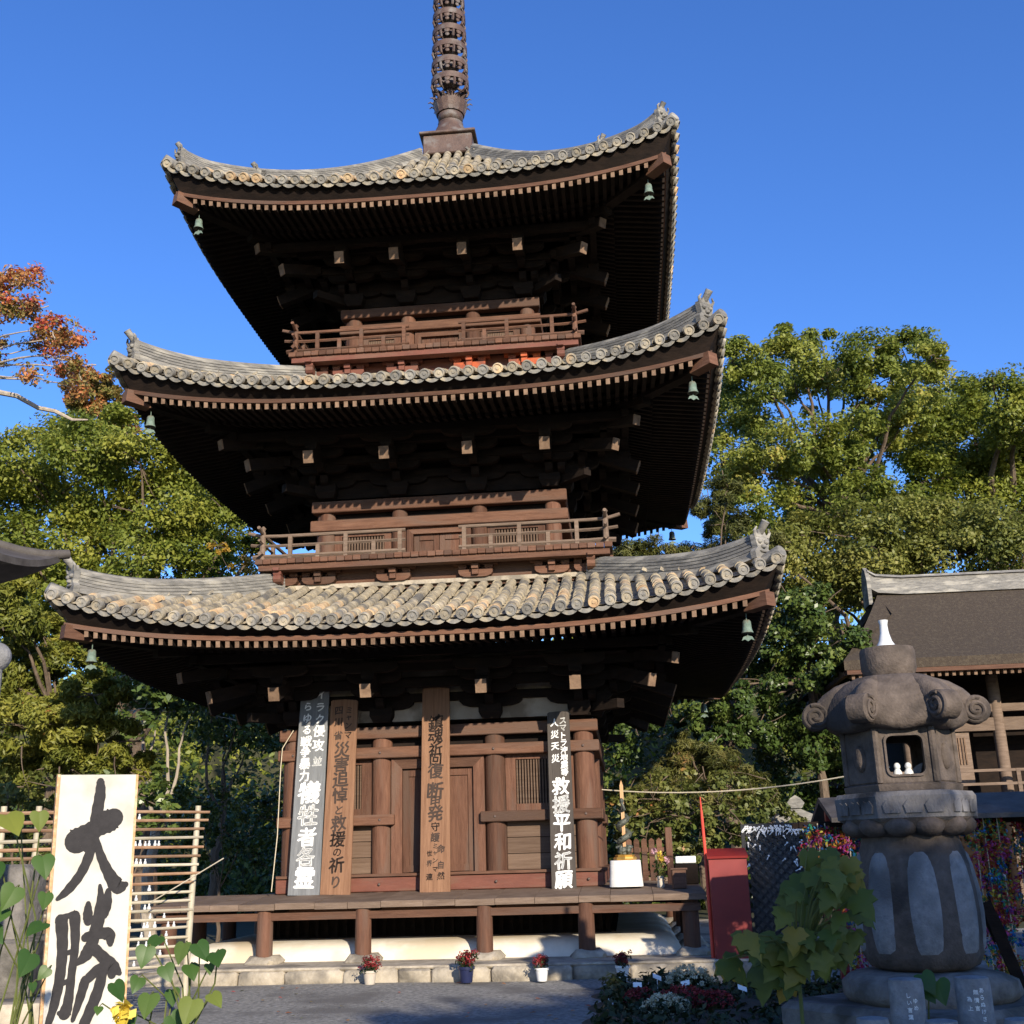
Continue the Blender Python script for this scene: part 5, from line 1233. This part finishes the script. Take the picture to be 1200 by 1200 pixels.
for x in (-hx+0.06, hx-0.06): MB().box((x, 0, HZ-0.07), (0.10, HD-0.35, 0.10)).build('eave_board', 'wood', HL)
rfm = MB().beam((0, -hy+0.12, HZ-0.17), (0, -hy+1.9, HZ+0.20), 0.07, 0.10).mesh('rafter', 'wood_lit_end')
for i in range(62): link('rafter', rfm, HL, Matrix.Translation((-hx+0.2+i*0.16, 0, 0)))
MB().box((0, 0, HZ-0.02), (2*hx-1.2, HD-1.2, 0.05)).build('ceiling', 'wood_dark_shade', HL)
fl = 2.35
wy = -hy+1.6
MB().box((0.4, 0.6, (fl+HZ)/2), (2*hx-3.6, HD-4.0, HZ-fl)).build('inner_wall', 'wood_dark_shade', HL)
for i, x in enumerate([-hx+1.6+2.1*q for q in range(6)]):
    MB().tube([(x, wy, 0.1), (x, wy, HZ-0.05)], 0.14, 14).build('pillar', 'wood_grey', HL, smooth=40)
    if i < 1:
        MB().box((x+1.05-0.25, wy+0.02, (fl+3.95)/2+0.3), (1.2, 0.05, 1.2)).build('wall_panel', 'wood_grey', HL)
        for q in range(16): MB().box((x+0.28+q*0.066, wy-0.02, 3.62), (0.03, 0.03, 0.62)).build('lattice_bar', 'wood_lit_end', HL)
MB().box((0.3, wy, 4.22), (2*hx-2.8, 0.17, 0.30)).build('tie_beam', 'wood_grey', HL); MB().box((0.3, wy, 4.6), (2*hx-2.8, 0.17, 0.18)).build('head_beam', 'wood_grey', HL)
MB().box((0, 0.0, fl), (2*hx-1.6, HD-1.8, 0.12)).build('gallery_floor', 'wood_grey', HL); MB().box((0, -hy+1.0, fl-0.16), (2*hx-1.8, 0.16, 0.2)).build('floor_beam', 'wood_grey', HL)
for z in (0.12, 0.42, 0.72): MB().beam((-hx+0.9, -hy+1.02, fl+0.06+z), (hx-1, -hy+1.02, fl+0.06+z), 0.07, 0.06 if z > .2 else 0.09).build('gallery_rail', 'wood_grey', HL)
for q in range(9): MB().box((-hx+1.0+q*1.4, -hy+1.02, fl+0.42), (0.09, 0.09, 0.78)).build('railing_post', 'wood_grey', HL)
for q in range(6): MB().tube([(-hx+1.0+q*2.4, -hy+1.1, 0), (-hx+1.0+q*2.4, -hy+1.1, fl-0.1)], 0.11, 10).build('floor_post', 'wood_dark_shade', HL, smooth=40)
MB().box((0.2, 0.2, 1.1), (2*hx-2.6, HD-3.2, 2.2)).build('underfloor', 'wood_dark_shade', HL)
# tiny tiled gate roof glimpsed behind the lattice panel
p = at(928, 950, 24); GR = thing('gate_roof', (p.x, p.y, 0), 'small grey tiled gate roof behind the trimmed shrub', 'gate')
MB().prism([(-0.55, -0.05), (0.55, -0.05), (0.52, 0.03), (0.25, 0.14), (0, 0.26), (-0.25, 0.14), (-0.52, 0.03)], frame((0, 0, p.z-0.2), (1, 0, 0), (0, 0, 1), (0, -1, 0)), 1.2).build('roof', 'tile_ridge', GR)
MB().prism([(-0.12, 0), (0.12, 0), (0.18, 0.1), (0.1, 0.2), (0, 0.26), (-0.1, 0.2), (-0.18, 0.1)], frame((0, -0.6, p.z+0.03), (1, 0, 0), (0, 0, 1), (0, -1, 0)), 0.1).build('ridge_end_tile', 'tile_ridge', GR)
for x in (-0.5, 0.5): MB().box((x, 0, (p.z-0.2)/2), (0.14, 0.14, p.z-0.2)).build('gate_post', 'wood_dark_shade', GR)

# ------------------------------------------------------------------ trees
def limb(mb, a, b, r0, r1, r, n=6, wob=0.12):
    a, b = Vector(a), Vector(b); L = (b-a).length; pts = []; rad = []
    side = Vector((r.uniform(-1, 1), r.uniform(-1, 1), r.uniform(-.3, .6)))
    for i in range(n+1):
        t = i/n; p = a.lerp(b, t)+side*(math.sin(math.pi*t)*L*wob)
        if 0 < i < n: p += Vector((r.uniform(-1, 1), r.uniform(-1, 1), r.uniform(-1, 1)))*L*0.02
        pts.append(p); rad.append(r0+(r1-r0)*t)
    mb.tube(pts, rad, 7); return pts
def tree(name, base, lobes, leaf_mat, label, group, bark='bark', n_cl=9, n_leaf=60, leaf=0.17, trunk_r=0.35, flat=0.75, up=0.5, seed=1, dens=1.0, clump=0.45, fork=None, bare=False, tint=None, aspect=0.55, cat='tree', core=0.35):
    """lobes: (point, radius); leaf clumps sit on and in the lobes, limbs reach every lobe"""
    r = random.Random(seed); T = thing(name, base, label, cat, group); off = Vector(base)
    tb = MB(); cen = []; spr = []; tn = []; ov = []
    C = Vector((0, 0, 0))
    for p, _ in lobes: C += Vector(p)
    C /= len(lobes); fork = Vector(fork) if fork else Vector((base[0]*0.6+C.x*0.4, base[1]*0.6+C.y*0.4, base[2]+(C.z-base[2])*0.45))
    limb(tb, Vector((0, 0, -0.1)), fork-off, trunk_r, trunk_r*0.7, r, 7, 0.05)
    for p, rad in lobes:
        P = Vector(p); m = (fork.lerp(P, 0.55)) + Vector((0, 0, 0.1*(P-fork).length))
        limb(tb, fork-off, m-off, trunk_r*0.34, trunk_r*0.17, r, 5, 0.1); limb(tb, m-off, P-off, trunk_r*0.17, trunk_r*0.06, r, 5, 0.12)
        for q in range(4):
            d = Vector((r.gauss(0, 1), r.gauss(0, 1), r.gauss(0.2, .7))).normalized(); limb(tb, P-off, P-off+d*rad*0.9, trunk_r*0.06, 0.012, r, 4, 0.15)
        k = max(3, int(n_cl*dens*(rad/1.2)**1.6)); lt = r.random()
        for q in range(k):
            d = Vector((r.gauss(0, 1), r.gauss(0, 1), r.gauss(0.15, 1))).normalized(); t = core+(1-core)*r.random()**0.6
            cc = P+Vector((d.x*rad*t, d.y*rad*t, d.z*rad*t*flat)); cen.append(tuple(cc-off)); ov.append(tuple(d)); spr.append(clump*r.uniform(0.6, 1.25)*min(1.3, max(0.5, rad/1.2))); tn.append(min(1, max(0, 0.5*lt+0.5*r.random())) if tint is None else min(1, max(0, r.gauss(*tint))))
    tb.build('trunk', bark, T, smooth=50)
    leaves_np('crown', cen, n_leaf, spr, leaf, leaf_mat, T, outv=ov, aspect=aspect, up=up, flat=0.7, seed=seed, tint=tn)
    return T
LS = 1.22
def lob(L, D, jit=2.0, seed=0, LS=LS):
    r = random.Random(seed); out = []
    for x, y, rp_ in L:
        d = D+r.uniform(-jit, jit); out.append((at(x, y, d), rp_*LS/F_PX*d))
    return out
def gz(x, y): return max(-0.05, hill_z(x, y) if y > 28 else -0.05)
TG = 'trees around the pagoda'
# big camphor behind on the right
tree('camphor_tree', (9.6, 17.5, -0.1), lob([(858, 425, 30), (850, 480, 38), (872, 520, 40), (890, 450, 36), (925, 400, 20), (930, 430, 38), (960, 395, 14), (955, 455, 34), (900, 560, 42), (945, 520, 36), (985, 430, 20), (1020, 412, 32), (1060, 415, 32), (1095, 420, 24), (1030, 450, 32), (1075, 450, 30), (1000, 500, 30), (1030, 520, 32), (960, 570, 38), (1010, 580, 34), (870, 600, 34), (1055, 500, 26), (930, 610, 36), (845, 545, 34), (985, 545, 34), (1040, 480, 30)], 38, 3, 1, 1.15),
     'leaf_camphor', 'tall spreading camphor tree with open crown and twisting limbs behind the pagoda', TG, n_cl=18, n_leaf=230, leaf=0.145, trunk_r=0.30, seed=3, clump=0.55, fork=at(990, 610, 38), core=0.55)
tree('evergreen_tree', (15.6, 18.5, -0.1), lob([(1095, 485, 34), (1130, 480, 40), (1170, 475, 40), (1205, 490, 40), (1100, 535, 42), (1150, 530, 46), (1195, 550, 50), (1075, 570, 40), (1130, 585, 48), (1185, 600, 50), (1240, 540, 50), (1060, 620, 40)], 40, 2.5, 2),
     'leaf_olive', 'broad rounded evergreen tree behind the bark roofed hall', TG, n_cl=16, n_leaf=250, leaf=0.15, trunk_r=0.5, seed=5, fork=at(1170, 640, 40), core=0.5, clump=0.55)
tree('oak_tree', (12.4, 13.0, -0.1), lob([(905, 655, 36), (950, 640, 42), (1000, 630, 46), (1050, 625, 46), (1100, 635, 46), (1150, 640, 46), (1200, 640, 46), (960, 690, 44), (1010, 680, 44), (1080, 670, 40), (1250, 640, 50), (920, 700, 40)], 34, 1.5, 3),
     'leaf_pale', 'pale leaved oak with dense low crown along the hall ridge', TG, n_cl=18, n_leaf=240, leaf=0.135, trunk_r=0.35, seed=7, core=0.5, clump=0.55)
tree('glossy_tree', (7.6, 7.8, -0.1), lob([(925, 720, 34), (960, 720, 36), (915, 760, 36), (960, 770, 40), (990, 760, 30), (900, 800, 34), (945, 815, 40), (985, 820, 36), (920, 860, 38), (970, 870, 40), (1000, 870, 36), (890, 850, 30), (860, 830, 32), (820, 830, 30), (850, 865, 34), (940, 910, 40), (985, 920, 38), (790, 845, 28)], 28.5, 1.2, 4),
     'leaf_dark', 'dark glossy evergreen tree filling the gap beside the lowest roof', TG, n_cl=20, n_leaf=190, leaf=0.135, trunk_r=0.13, fork=at(950, 800, 28.5), seed=9, core=0.5, up=0.35)
tree('pine_tree', (5.6, 9.5, -0.1), lob([(735, 650, 26), (770, 650, 30), (805, 655, 26), (850, 650, 32), (885, 660, 26), (830, 595, 24), (855, 575, 24), (850, 615, 26), (900, 640, 24), (870, 755, 24), (885, 790, 26), (870, 720, 22)], 31, 1.2, 5),
     'leaf_pine', 'tall pine with flat needle pads rising behind the lowest roof', TG, n_cl=34, n_leaf=200, leaf=0.22, trunk_r=0.2, seed=11, aspect=0.13, flat=0.45, clump=0.36, core=0.2, up=0.9)
tree('pine_tree', (4.6, 5.4, -0.1), lob([(780, 905, 34), (820, 890, 36), (860, 905, 34), (885, 930, 26), (800, 930, 34), (845, 930, 34), (760, 930, 28), (800, 870, 24)], 26, 0.8, 6),
     'leaf_pine', 'low garden pine with layered needle pads behind the trimmed shrub', TG, n_cl=44, n_leaf=200, leaf=0.18, trunk_r=0.10, fork=at(825, 915, 26), seed=13, aspect=0.13, flat=0.5, clump=0.30, core=0.2, up=0.9)
tree('trimmed_shrub', (4.5, 2.2, -0.05), lob([(735, 935, 26), (765, 935, 34), (800, 935, 38), (840, 940, 40), (880, 950, 36), (905, 965, 28), (760, 965, 32), (800, 975, 36), (850, 975, 36), (890, 985, 30), (730, 960, 26), (825, 1000, 30), (780, 990, 30)], 23, 0.7, 7),
     'leaf_shrub', 'rounded trimmed shrub with yellow green leaves behind the altar table', 'garden shrubs', n_cl=26, n_leaf=60, leaf=0.12, trunk_r=0.08, fork=at(820, 960, 23), seed=15, clump=0.3, cat='shrub', core=0.5)
# left side
tree('evergreen_tree', (-11.4, 14.0, -0.1), lob([(20, 545, 44), (60, 525, 40), (105, 530, 44), (150, 510, 36), (165, 545, 44), (205, 555, 44), (245, 580, 42), (275, 610, 34), (300, 640, 20), (0, 600, 50), (60, 590, 50), (120, 590, 50), (185, 605, 48), (235, 630, 42), (30, 650, 50), (95, 655, 50), (160, 660, 46), (215, 670, 40), (-30, 560, 50), (270, 655, 28), (30, 705, 46), (90, 715, 46), (150, 715, 42), (195, 720, 36), (120, 765, 42), (180, 770, 36)], 36, 2.5, 8),
     'leaf_olive', 'large dense evergreen tree beside the lower two roofs', TG, n_cl=15, n_leaf=240, leaf=0.145, trunk_r=0.4, seed=17, core=0.5, clump=0.55)
tree('autumn_tree', (-7.0, -3.0, -0.1), lob([(5, 325, 16), (32, 330, 16), (12, 360, 16), (40, 362, 18), (62, 385, 18), (80, 400, 16), (50, 405, 16), (95, 430, 14), (75, 430, 14), (88, 455, 12), (38, 440, 10), (-25, 350, 30), (-30, 400, 30)], 19, 1.0, 9, 1.35),
     'leaf_autumn', 'red and orange autumn tree with bare pale branches', 'autumn trees', bark='bark_pale', n_cl=75, n_leaf=70, leaf=0.075, trunk_r=0.11, seed=19, clump=0.42, tint=(0.48, 0.27), core=0.15, fork=at(-120, 470, 19))
bt = MB(); pl = [at(x, y, 18.5) for x, y in ((-40, 440), (0, 460), (20, 464), (45, 478), (65, 482), (85, 492), (103, 492))]
tree('autumn_tree', (-15.5, 19.0, -0.1), lob([(118, 450, 22), (100, 475, 20), (130, 480, 22), (140, 500, 20), (115, 500, 18), (150, 520, 18), (90, 450, 14), (125, 540, 24)], 41, 1.2, 10),
     'leaf_autumn', 'yellowing autumn tree between the red tree and the middle roof', 'autumn trees', n_cl=40, n_leaf=150, leaf=0.15, trunk_r=0.2, seed=21, clump=0.42, tint=(0.2, 0.16), core=0.3)
b_ = bt.tube(pl, [0.05, 0.046, 0.042, 0.038, 0.034, 0.026, 0.012], 7).build('bare_branch', 'bark_pale', None, smooth=50)
b_.parent = [o for o in bpy.data.objects if o.name == 'autumn_tree'][0]; b_.matrix_parent_inverse = Matrix.Translation((7.0, 3.0, 0.1))
tree('yellow_tree', (-5.2, 12.0, -0.1), lob([(255, 640, 10), (285, 660, 14), (240, 690, 14), (300, 675, 10)], 33, 0.8, 12), 'leaf_yellow', 'slim yellow leaved tree peeping out behind the lowest roof', 'autumn trees', n_cl=40, n_leaf=30, leaf=0.13, trunk_r=0.08, seed=23, clump=0.25, core=0.2)
tree('cypress_tree', (-6.6, -1.6, -0.05), lob([(10, 730, 40), (50, 745, 34), (15, 790, 46), (65, 790, 40), (110, 815, 30), (20, 850, 50), (80, 850, 44), (125, 870, 36), (40, 905, 46), (100, 910, 40), (-30, 800, 50), (10, 690, 30), (150, 900, 26)], 20, 1.2, 13),
     'leaf_conifer', 'bright green cypress with drooping sprays behind the bamboo rack', TG, n_cl=60, n_leaf=210, leaf=0.115, trunk_r=0.12, fork=at(60, 830, 20), seed=25, aspect=0.30, clump=0.34, flat=0.7, up=0.2, core=0.4)
tree('yellow_tree', (-8.6, 1.5, -0.05), lob([(8, 715, 12), (15, 700, 10), (25, 730, 8)], 24.5, 0.6, 14), 'leaf_yellow', 'small yellow leaved maple growing behind the cypress', 'autumn trees', n_cl=40, n_leaf=30, leaf=0.11, trunk_r=0.06, seed=27, clump=0.2, core=0.2)
# shaded trees behind the pagoda, told apart by their trunks
for i, (px, D, L, lb) in enumerate(((190, 27, [(150, 790, 40), (200, 800, 46), (170, 830, 40), (230, 830, 44)], 'shaded tree with a pale sunlit trunk foot beside the cypress'), (262, 33, [(235, 780, 50), (285, 800, 50), (260, 850, 50), (300, 860, 40)], 'shaded tree standing behind the left side of the veranda'), (640, 34, [(560, 830, 60), (640, 850, 60), (720, 830, 60), (760, 870, 50), (680, 900, 50)], 'shaded tree hidden behind the pagoda wall'))):
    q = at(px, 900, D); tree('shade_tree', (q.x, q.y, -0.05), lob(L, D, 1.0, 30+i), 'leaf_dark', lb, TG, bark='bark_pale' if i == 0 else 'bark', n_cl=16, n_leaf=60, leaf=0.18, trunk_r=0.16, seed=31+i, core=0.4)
# dark undergrowth and hedge mass behind the pagoda and along the wood's edge
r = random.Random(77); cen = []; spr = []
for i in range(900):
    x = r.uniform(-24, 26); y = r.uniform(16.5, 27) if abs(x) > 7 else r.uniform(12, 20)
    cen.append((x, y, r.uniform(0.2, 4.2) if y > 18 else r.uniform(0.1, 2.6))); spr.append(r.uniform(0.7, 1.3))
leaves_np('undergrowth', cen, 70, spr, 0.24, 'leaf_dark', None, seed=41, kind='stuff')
cen = []; spr = []
for i in range(900):
    x = r.uniform(-70, 70); y = r.uniform(30, 50); cen.append((x, y, hill_z(x, y)+r.uniform(0.3, 4.5))); spr.append(r.uniform(1.0, 2.0))
leaves_np('far_wood', cen, 60, spr, 0.45, 'leaf_olive', None, seed=43, kind='stuff')
for i, (px, py, D, lb) in enumerate(((30, 935, 17, 'low leafy shrub at the foot of the cypress'), (150, 945, 18, 'dark leafy shrub between the rack and the pagoda'), (260, 960, 25, 'deeply shaded shrub behind the veranda end'))):
    q = at(px, py, D); tree('garden_shrub', (q.x, q.y, -0.05), lob([(px-40, py-10, 34), (px, py-20, 38), (px+40, py, 34), (px-20, py+30, 34), (px+25, py+35, 34)], D, 0.6, 50+i), 'leaf_dark' if i else 'leaf_shrub', lb, 'garden shrubs', n_cl=22, n_leaf=50, leaf=0.12, trunk_r=0.05, seed=51+i, clump=0.3, cat='shrub')
# trees behind the camera whose shade falls over the court and the lantern
for i, (x, y, h, rr) in enumerate(((10.9, -31.5, 8.6, 1.3), (13.2, -31.5, 8.9, 1.7), (15.7, -31.5, 9.0, 1.9), (19.2, -31.5, 12.2, 2.7), (23.4, -32, 12.6, 3.0))):
    L = [(Vector((x+r.uniform(-1, 1)*rr*.7, y+r.uniform(-1, 1)*rr*.6, h*q)), rr*(0.75 if q < .9 else 0.5)) for q in (0.30, 0.42, 0.5, 0.6, 0.7, 0.8, 0.88, 0.95) for _ in (0, 1)]
    tree('court_tree', (x, y, -0.05), L, 'leaf_dark', 'tall evergreen shading the gravel court, number %s along the row from the gate path' % ('one', 'two', 'three', 'four', 'five')[i], 'evergreens shading the court', n_cl=14, n_leaf=60, leaf=0.34, trunk_r=0.3, seed=61+i, clump=0.75)

# ------------------------------------------------------------------ broad leaved plants near the camera
def lobed_leaf():
    P = [(0, 0.0), (0.10, -0.12), (0.30, -0.14), (0.40, 0.0), (0.58, 0.10), (0.44, 0.24), (0.50, 0.46), (0.30, 0.50), (0.22, 0.72), (0.10, 0.84), (0, 1.0)]
    vs = []; fs = []; m = len(P)
    for sg in (-1, 1):
        for i, (x, y) in enumerate(P):
            ry = i/(m-1)
            for f in (0, 0.5, 1):
                xx = x*f*sg; yy = ry+(y-ry)*f; vs.append((xx, yy, -0.42*yy*yy+0.2*abs(xx)-0.75*xx*xx+0.03*math.sin(i*2.1+sg)*f))
    for g_ in range(2):
        o = g_*m*3
        for i in range(m-1):
            for f in range(2):
                q = (o+i*3+f, o+i*3+f+1, o+i*3+3+f+1, o+i*3+3+f); fs.append(q if g_ else q[::-1])
    return MB().add(vs, fs)
HEART = heart_leaf(1, 1).mesh('leaf', 'leaf_vine', True); BROAD = lobed_leaf().mesh('leaf', 'leaf_broad', True)
def put_leaf(mesh, pos, size, parent, off, droop, face, roll):
    """leaf hanging from pos; its blade faces the given direction"""
    f = Vector(face).normalized(); y = Vector((math.sin(roll), 0, -math.cos(roll))); y = (y-f*y.dot(f)).normalized(); y = (y+f*droop).normalized(); x = y.cross(f).normalized(); z = x.cross(y)
    o = link('leaf', mesh, parent, frame(Vector(pos)-off, x, y, z) @ Matrix.Diagonal((size, size, size, 1))); return o
r = random.Random(5)
V = [(8, 955, 44, 5.0), (46, 952, 28, 5.1), (50, 1004, 34, 5.0), (-4, 1012, 26, 5.0), (18, 1040, 36, 4.9), (4, 1066, 30, 4.9), (54, 1047, 24, 5.0), (50, 1082, 32, 4.9), (36, 1118, 36, 4.8), (56, 1135, 20, 4.8), (38, 1152, 14, 4.8), (20, 968, 20, 5.2), (-10, 1090, 30, 4.9)]
base = at(10, 1215, 5.0)
v1 = thing('leafy_vine', (base.x, base.y, 0), 'leafy vine with heart shaped leaves climbing beside the stacked stones', 'vine', 'heart leaved vines')
off = Vector((base.x, base.y, 0)); st = MB()
def vine(P, v, off, base):
    st = MB(); main = [Vector((0, 0, 0)), Vector((0.02, 0, base.z*0.5)), base-off]
    st.tube(main, [0.010, 0.008, 0.006], 6)
    for x, y, s, D in P:
        p = at(x, y, D); size = s*0.80/F_PX*D
        face = (CAM-p).normalized()*0.8+SUN*0.5+Vector((r.uniform(-.8, .8), r.uniform(-.3, .3), r.uniform(-.1, 1.0)))
        put_leaf(HEART, p, size, v, off, r.uniform(-.1, .35), face, r.uniform(-.8, .8))
        a = base-off+Vector((r.uniform(-.14, .14), r.uniform(-.05, .1), -r.uniform(0, .25))); q = p-off; m = a.lerp(q, 0.55)+Vector((r.uniform(-.05, .05), 0.08, r.uniform(0, .06))); st.tube([a, m, q+Vector((0, 0.03, 0.01)), q], [0.005, 0.004, 0.003, 0.002], 5)
    st.build('stem', 'stem', v)
vine(V, v1, off, base)
V2 = [(172, 1110, 30, 5.0), (186, 1098, 27, 5.1), (193, 1132, 26, 5.0), (216, 1106, 30, 5.0), (231, 1106, 31, 4.95), (253, 1116, 30, 4.95), (222, 1131, 26, 5.0), (176, 1166, 34, 4.8), (202, 1160, 24, 5.1), (226, 1172, 38, 4.7), (248, 1165, 26, 4.8), (134, 1152, 30, 4.9), (163, 1146, 24, 5.0), (116, 1180, 14, 4.9), (150, 1190, 26, 4.8), (200, 1190, 30, 4.8), (245, 1130, 16, 5.0)]
base = at(195, 1215, 4.95); v2 = thing('leafy_vine', (base.x, base.y, 0), 'leafy vine with heart shaped leaves in front of the sign board foot', 'vine', 'heart leaved vines'); vine(V2, v2, Vector((base.x, base.y, 0)), base)
p = at(143, 1187, 4.7); fo = leaves_np('yellow_flower', [(0, 0, 0)], 46, 0.045, 0.05, 'petal_yellow', None, seed=3, aspect=0.7); fo.location = p; tag(fo, label='bright yellow flower among the vine leaves by the sign', category='flower')
# shaded broad leaved plant before the lantern
base = at(930, 1215, 7.4); v3 = thing('broad_leaved_plant', (base.x, base.y, 0), 'shaded plant with large drooping green leaves beside the lantern', 'plant'); off = Vector((base.x, base.y, 0)); st = MB()
hub = at(935, 1130, 7.5)-off; st.tube([(0, 0, 0), hub*0.5+Vector((0.03, 0, 0)), hub], [0.016, 0.014, 0.012], 7)
for i in range(58):
    while True:
        x, y = r.uniform(845, 1015), r.uniform(990, 1180)
        if ((x-965)/46)**2+((y-1075)/74)**2 < 1 or (x < 955 and y > 1105 and y < 1165): break
    D = 7.5+r.uniform(-.35, .35); p = at(x, y-12, D); size = r.uniform(22, 40)/F_PX*D
    put_leaf(BROAD, p, size, v3, off, 0.15, (CAM-p).normalized()+Vector((r.uniform(-.6, .6), r.uniform(-.2, .3), r.uniform(.1, .9))), r.uniform(-.7, .7))
    q = p-off; st.tube([hub, hub.lerp(q, .5)+Vector((0, 0, .08)), q], [0.010, 0.007, 0.004], 5)
st.build('stem', 'stem', v3)
base = at(1092, 1215, 7.2); v4 = thing('young_sprig', (base.x, base.y, 0), 'yellow green leafy sprig growing between the two inscribed posts', 'plant'); off = Vector((base.x, base.y, 0))
for x, y, s in ((1080, 1142, 26), (1098, 1150, 28), (1085, 1160, 18)): p = at(x, y, 7.2); put_leaf(HEART, p, s/F_PX*7.2, v4, off, 0.1, (CAM-p).normalized()+Vector((r.uniform(-.3, .3), 0, .4)), r.uniform(-.5, .5))
MB().tube([(0, 0, 0), (0, 0.02, base.z+0.1), at(1088, 1148, 7.2)-off], [0.008, 0.006, 0.003], 5).build('stem', 'stem', v4)

# ------------------------------------------------------------------ flower bed
grid(2.35, 6.2, -11.2, -5.7, 30, 36, lambda x, y: -0.02+0.16*max(0, 1-abs((x-4.3)/1.95)**4)*max(0, 1-abs((y+8.45)/2.75)**4)+0.02*math.sin(x*7)*math.sin(y*6)).build('flower_bed', 'earth', smooth=True, kind='structure')
cen = [(r.uniform(2.6, 6.0), r.uniform(-10.8, -6.0), r.uniform(0.06, 0.15)) for _ in range(330)]
leaves_np('bed_foliage', cen, 34, 0.13, 0.085, 'leaf_bed', None, seed=71, kind='stuff')
for i, (px, py, D, rad, m, lb) in enumerate(((808, 1142, 12.2, 0.24, 'petal_cream', 'cream chrysanthemum clump nearer the veranda in the flower bed'), (782, 1195, 10.6, 0.23, 'petal_cream', 'round cream chrysanthemum clump at the front of the flower bed'), (752, 1172, 11.4, 0.18, 'petal_red', 'small red chrysanthemum clump at the edge of the flower bed'), (800, 1172, 11.2, 0.24, 'petal_red', 'dark red chrysanthemum clump between the two cream clumps'), (838, 1190, 10.8, 0.22, 'petal_red', 'wide dark red chrysanthemum clump below the broad leaved plant'))):
    p = at(px, py, D); T = thing('chrysanthemum', (p.x, p.y, 0), lb, 'flowers', 'chrysanthemums in the flower bed'); zc = max(0.2, p.z)
    cs = []; bl = []
    for q in range(90):
        d = Vector((r.gauss(0, 1), r.gauss(0, 1), abs(r.gauss(0, 1)))).normalized(); bl.append((d.x*rad, d.y*rad, zc-0.08+d.z*rad*0.7))
    leaves_np('bloom', bl, 16, 0.03, 0.026, m, T, seed=80+i, kind='stuff', aspect=0.6); leaves_np('foliage', [(a*.8, b_*.8, c*0.75) for a, b_, c in bl[:50]], 14, 0.07, 0.06, 'leaf_bed', T, seed=90+i, kind='stuff')
for i, (px, py, D) in enumerate(((747, 1154, 11.8), (718, 1174, 11.6), (770, 1145, 12.4), (854, 1143, 12.0), (870, 1158, 11.5), (876, 1189, 10.8), (803, 1152, 11.8))):
    p = at(px, py, D); T = MB().prism([(-0.05, -0.025), (0.05, -0.025), (0.05, 0.025), (-0.05, 0.025)], frame((0, 0, p.z), (0.9, 0.2, r.uniform(-.5, .3)), (0, 0.5, 0.86), (0, -.86, .5)), 0.004).tube([(0, 0, 0), (0, 0, p.z)], 0.004, 4).build('plant_tag', 'paper', None, label='small white plant tag stuck in the flower bed', cat='tag', group='plant tags in the flower bed'); T.location = (p.x, p.y, 0)

r = random.Random(12); cen = [(r.uniform(-5, 8), r.uniform(-14, -4.75), 0.022) for _ in range(260)]
leaves_np('fallen_leaf', cen, 1, 0.012, 0.07, 'leaf_autumn', None, up=6.0, flat=0.3, seed=99, kind='stuff')
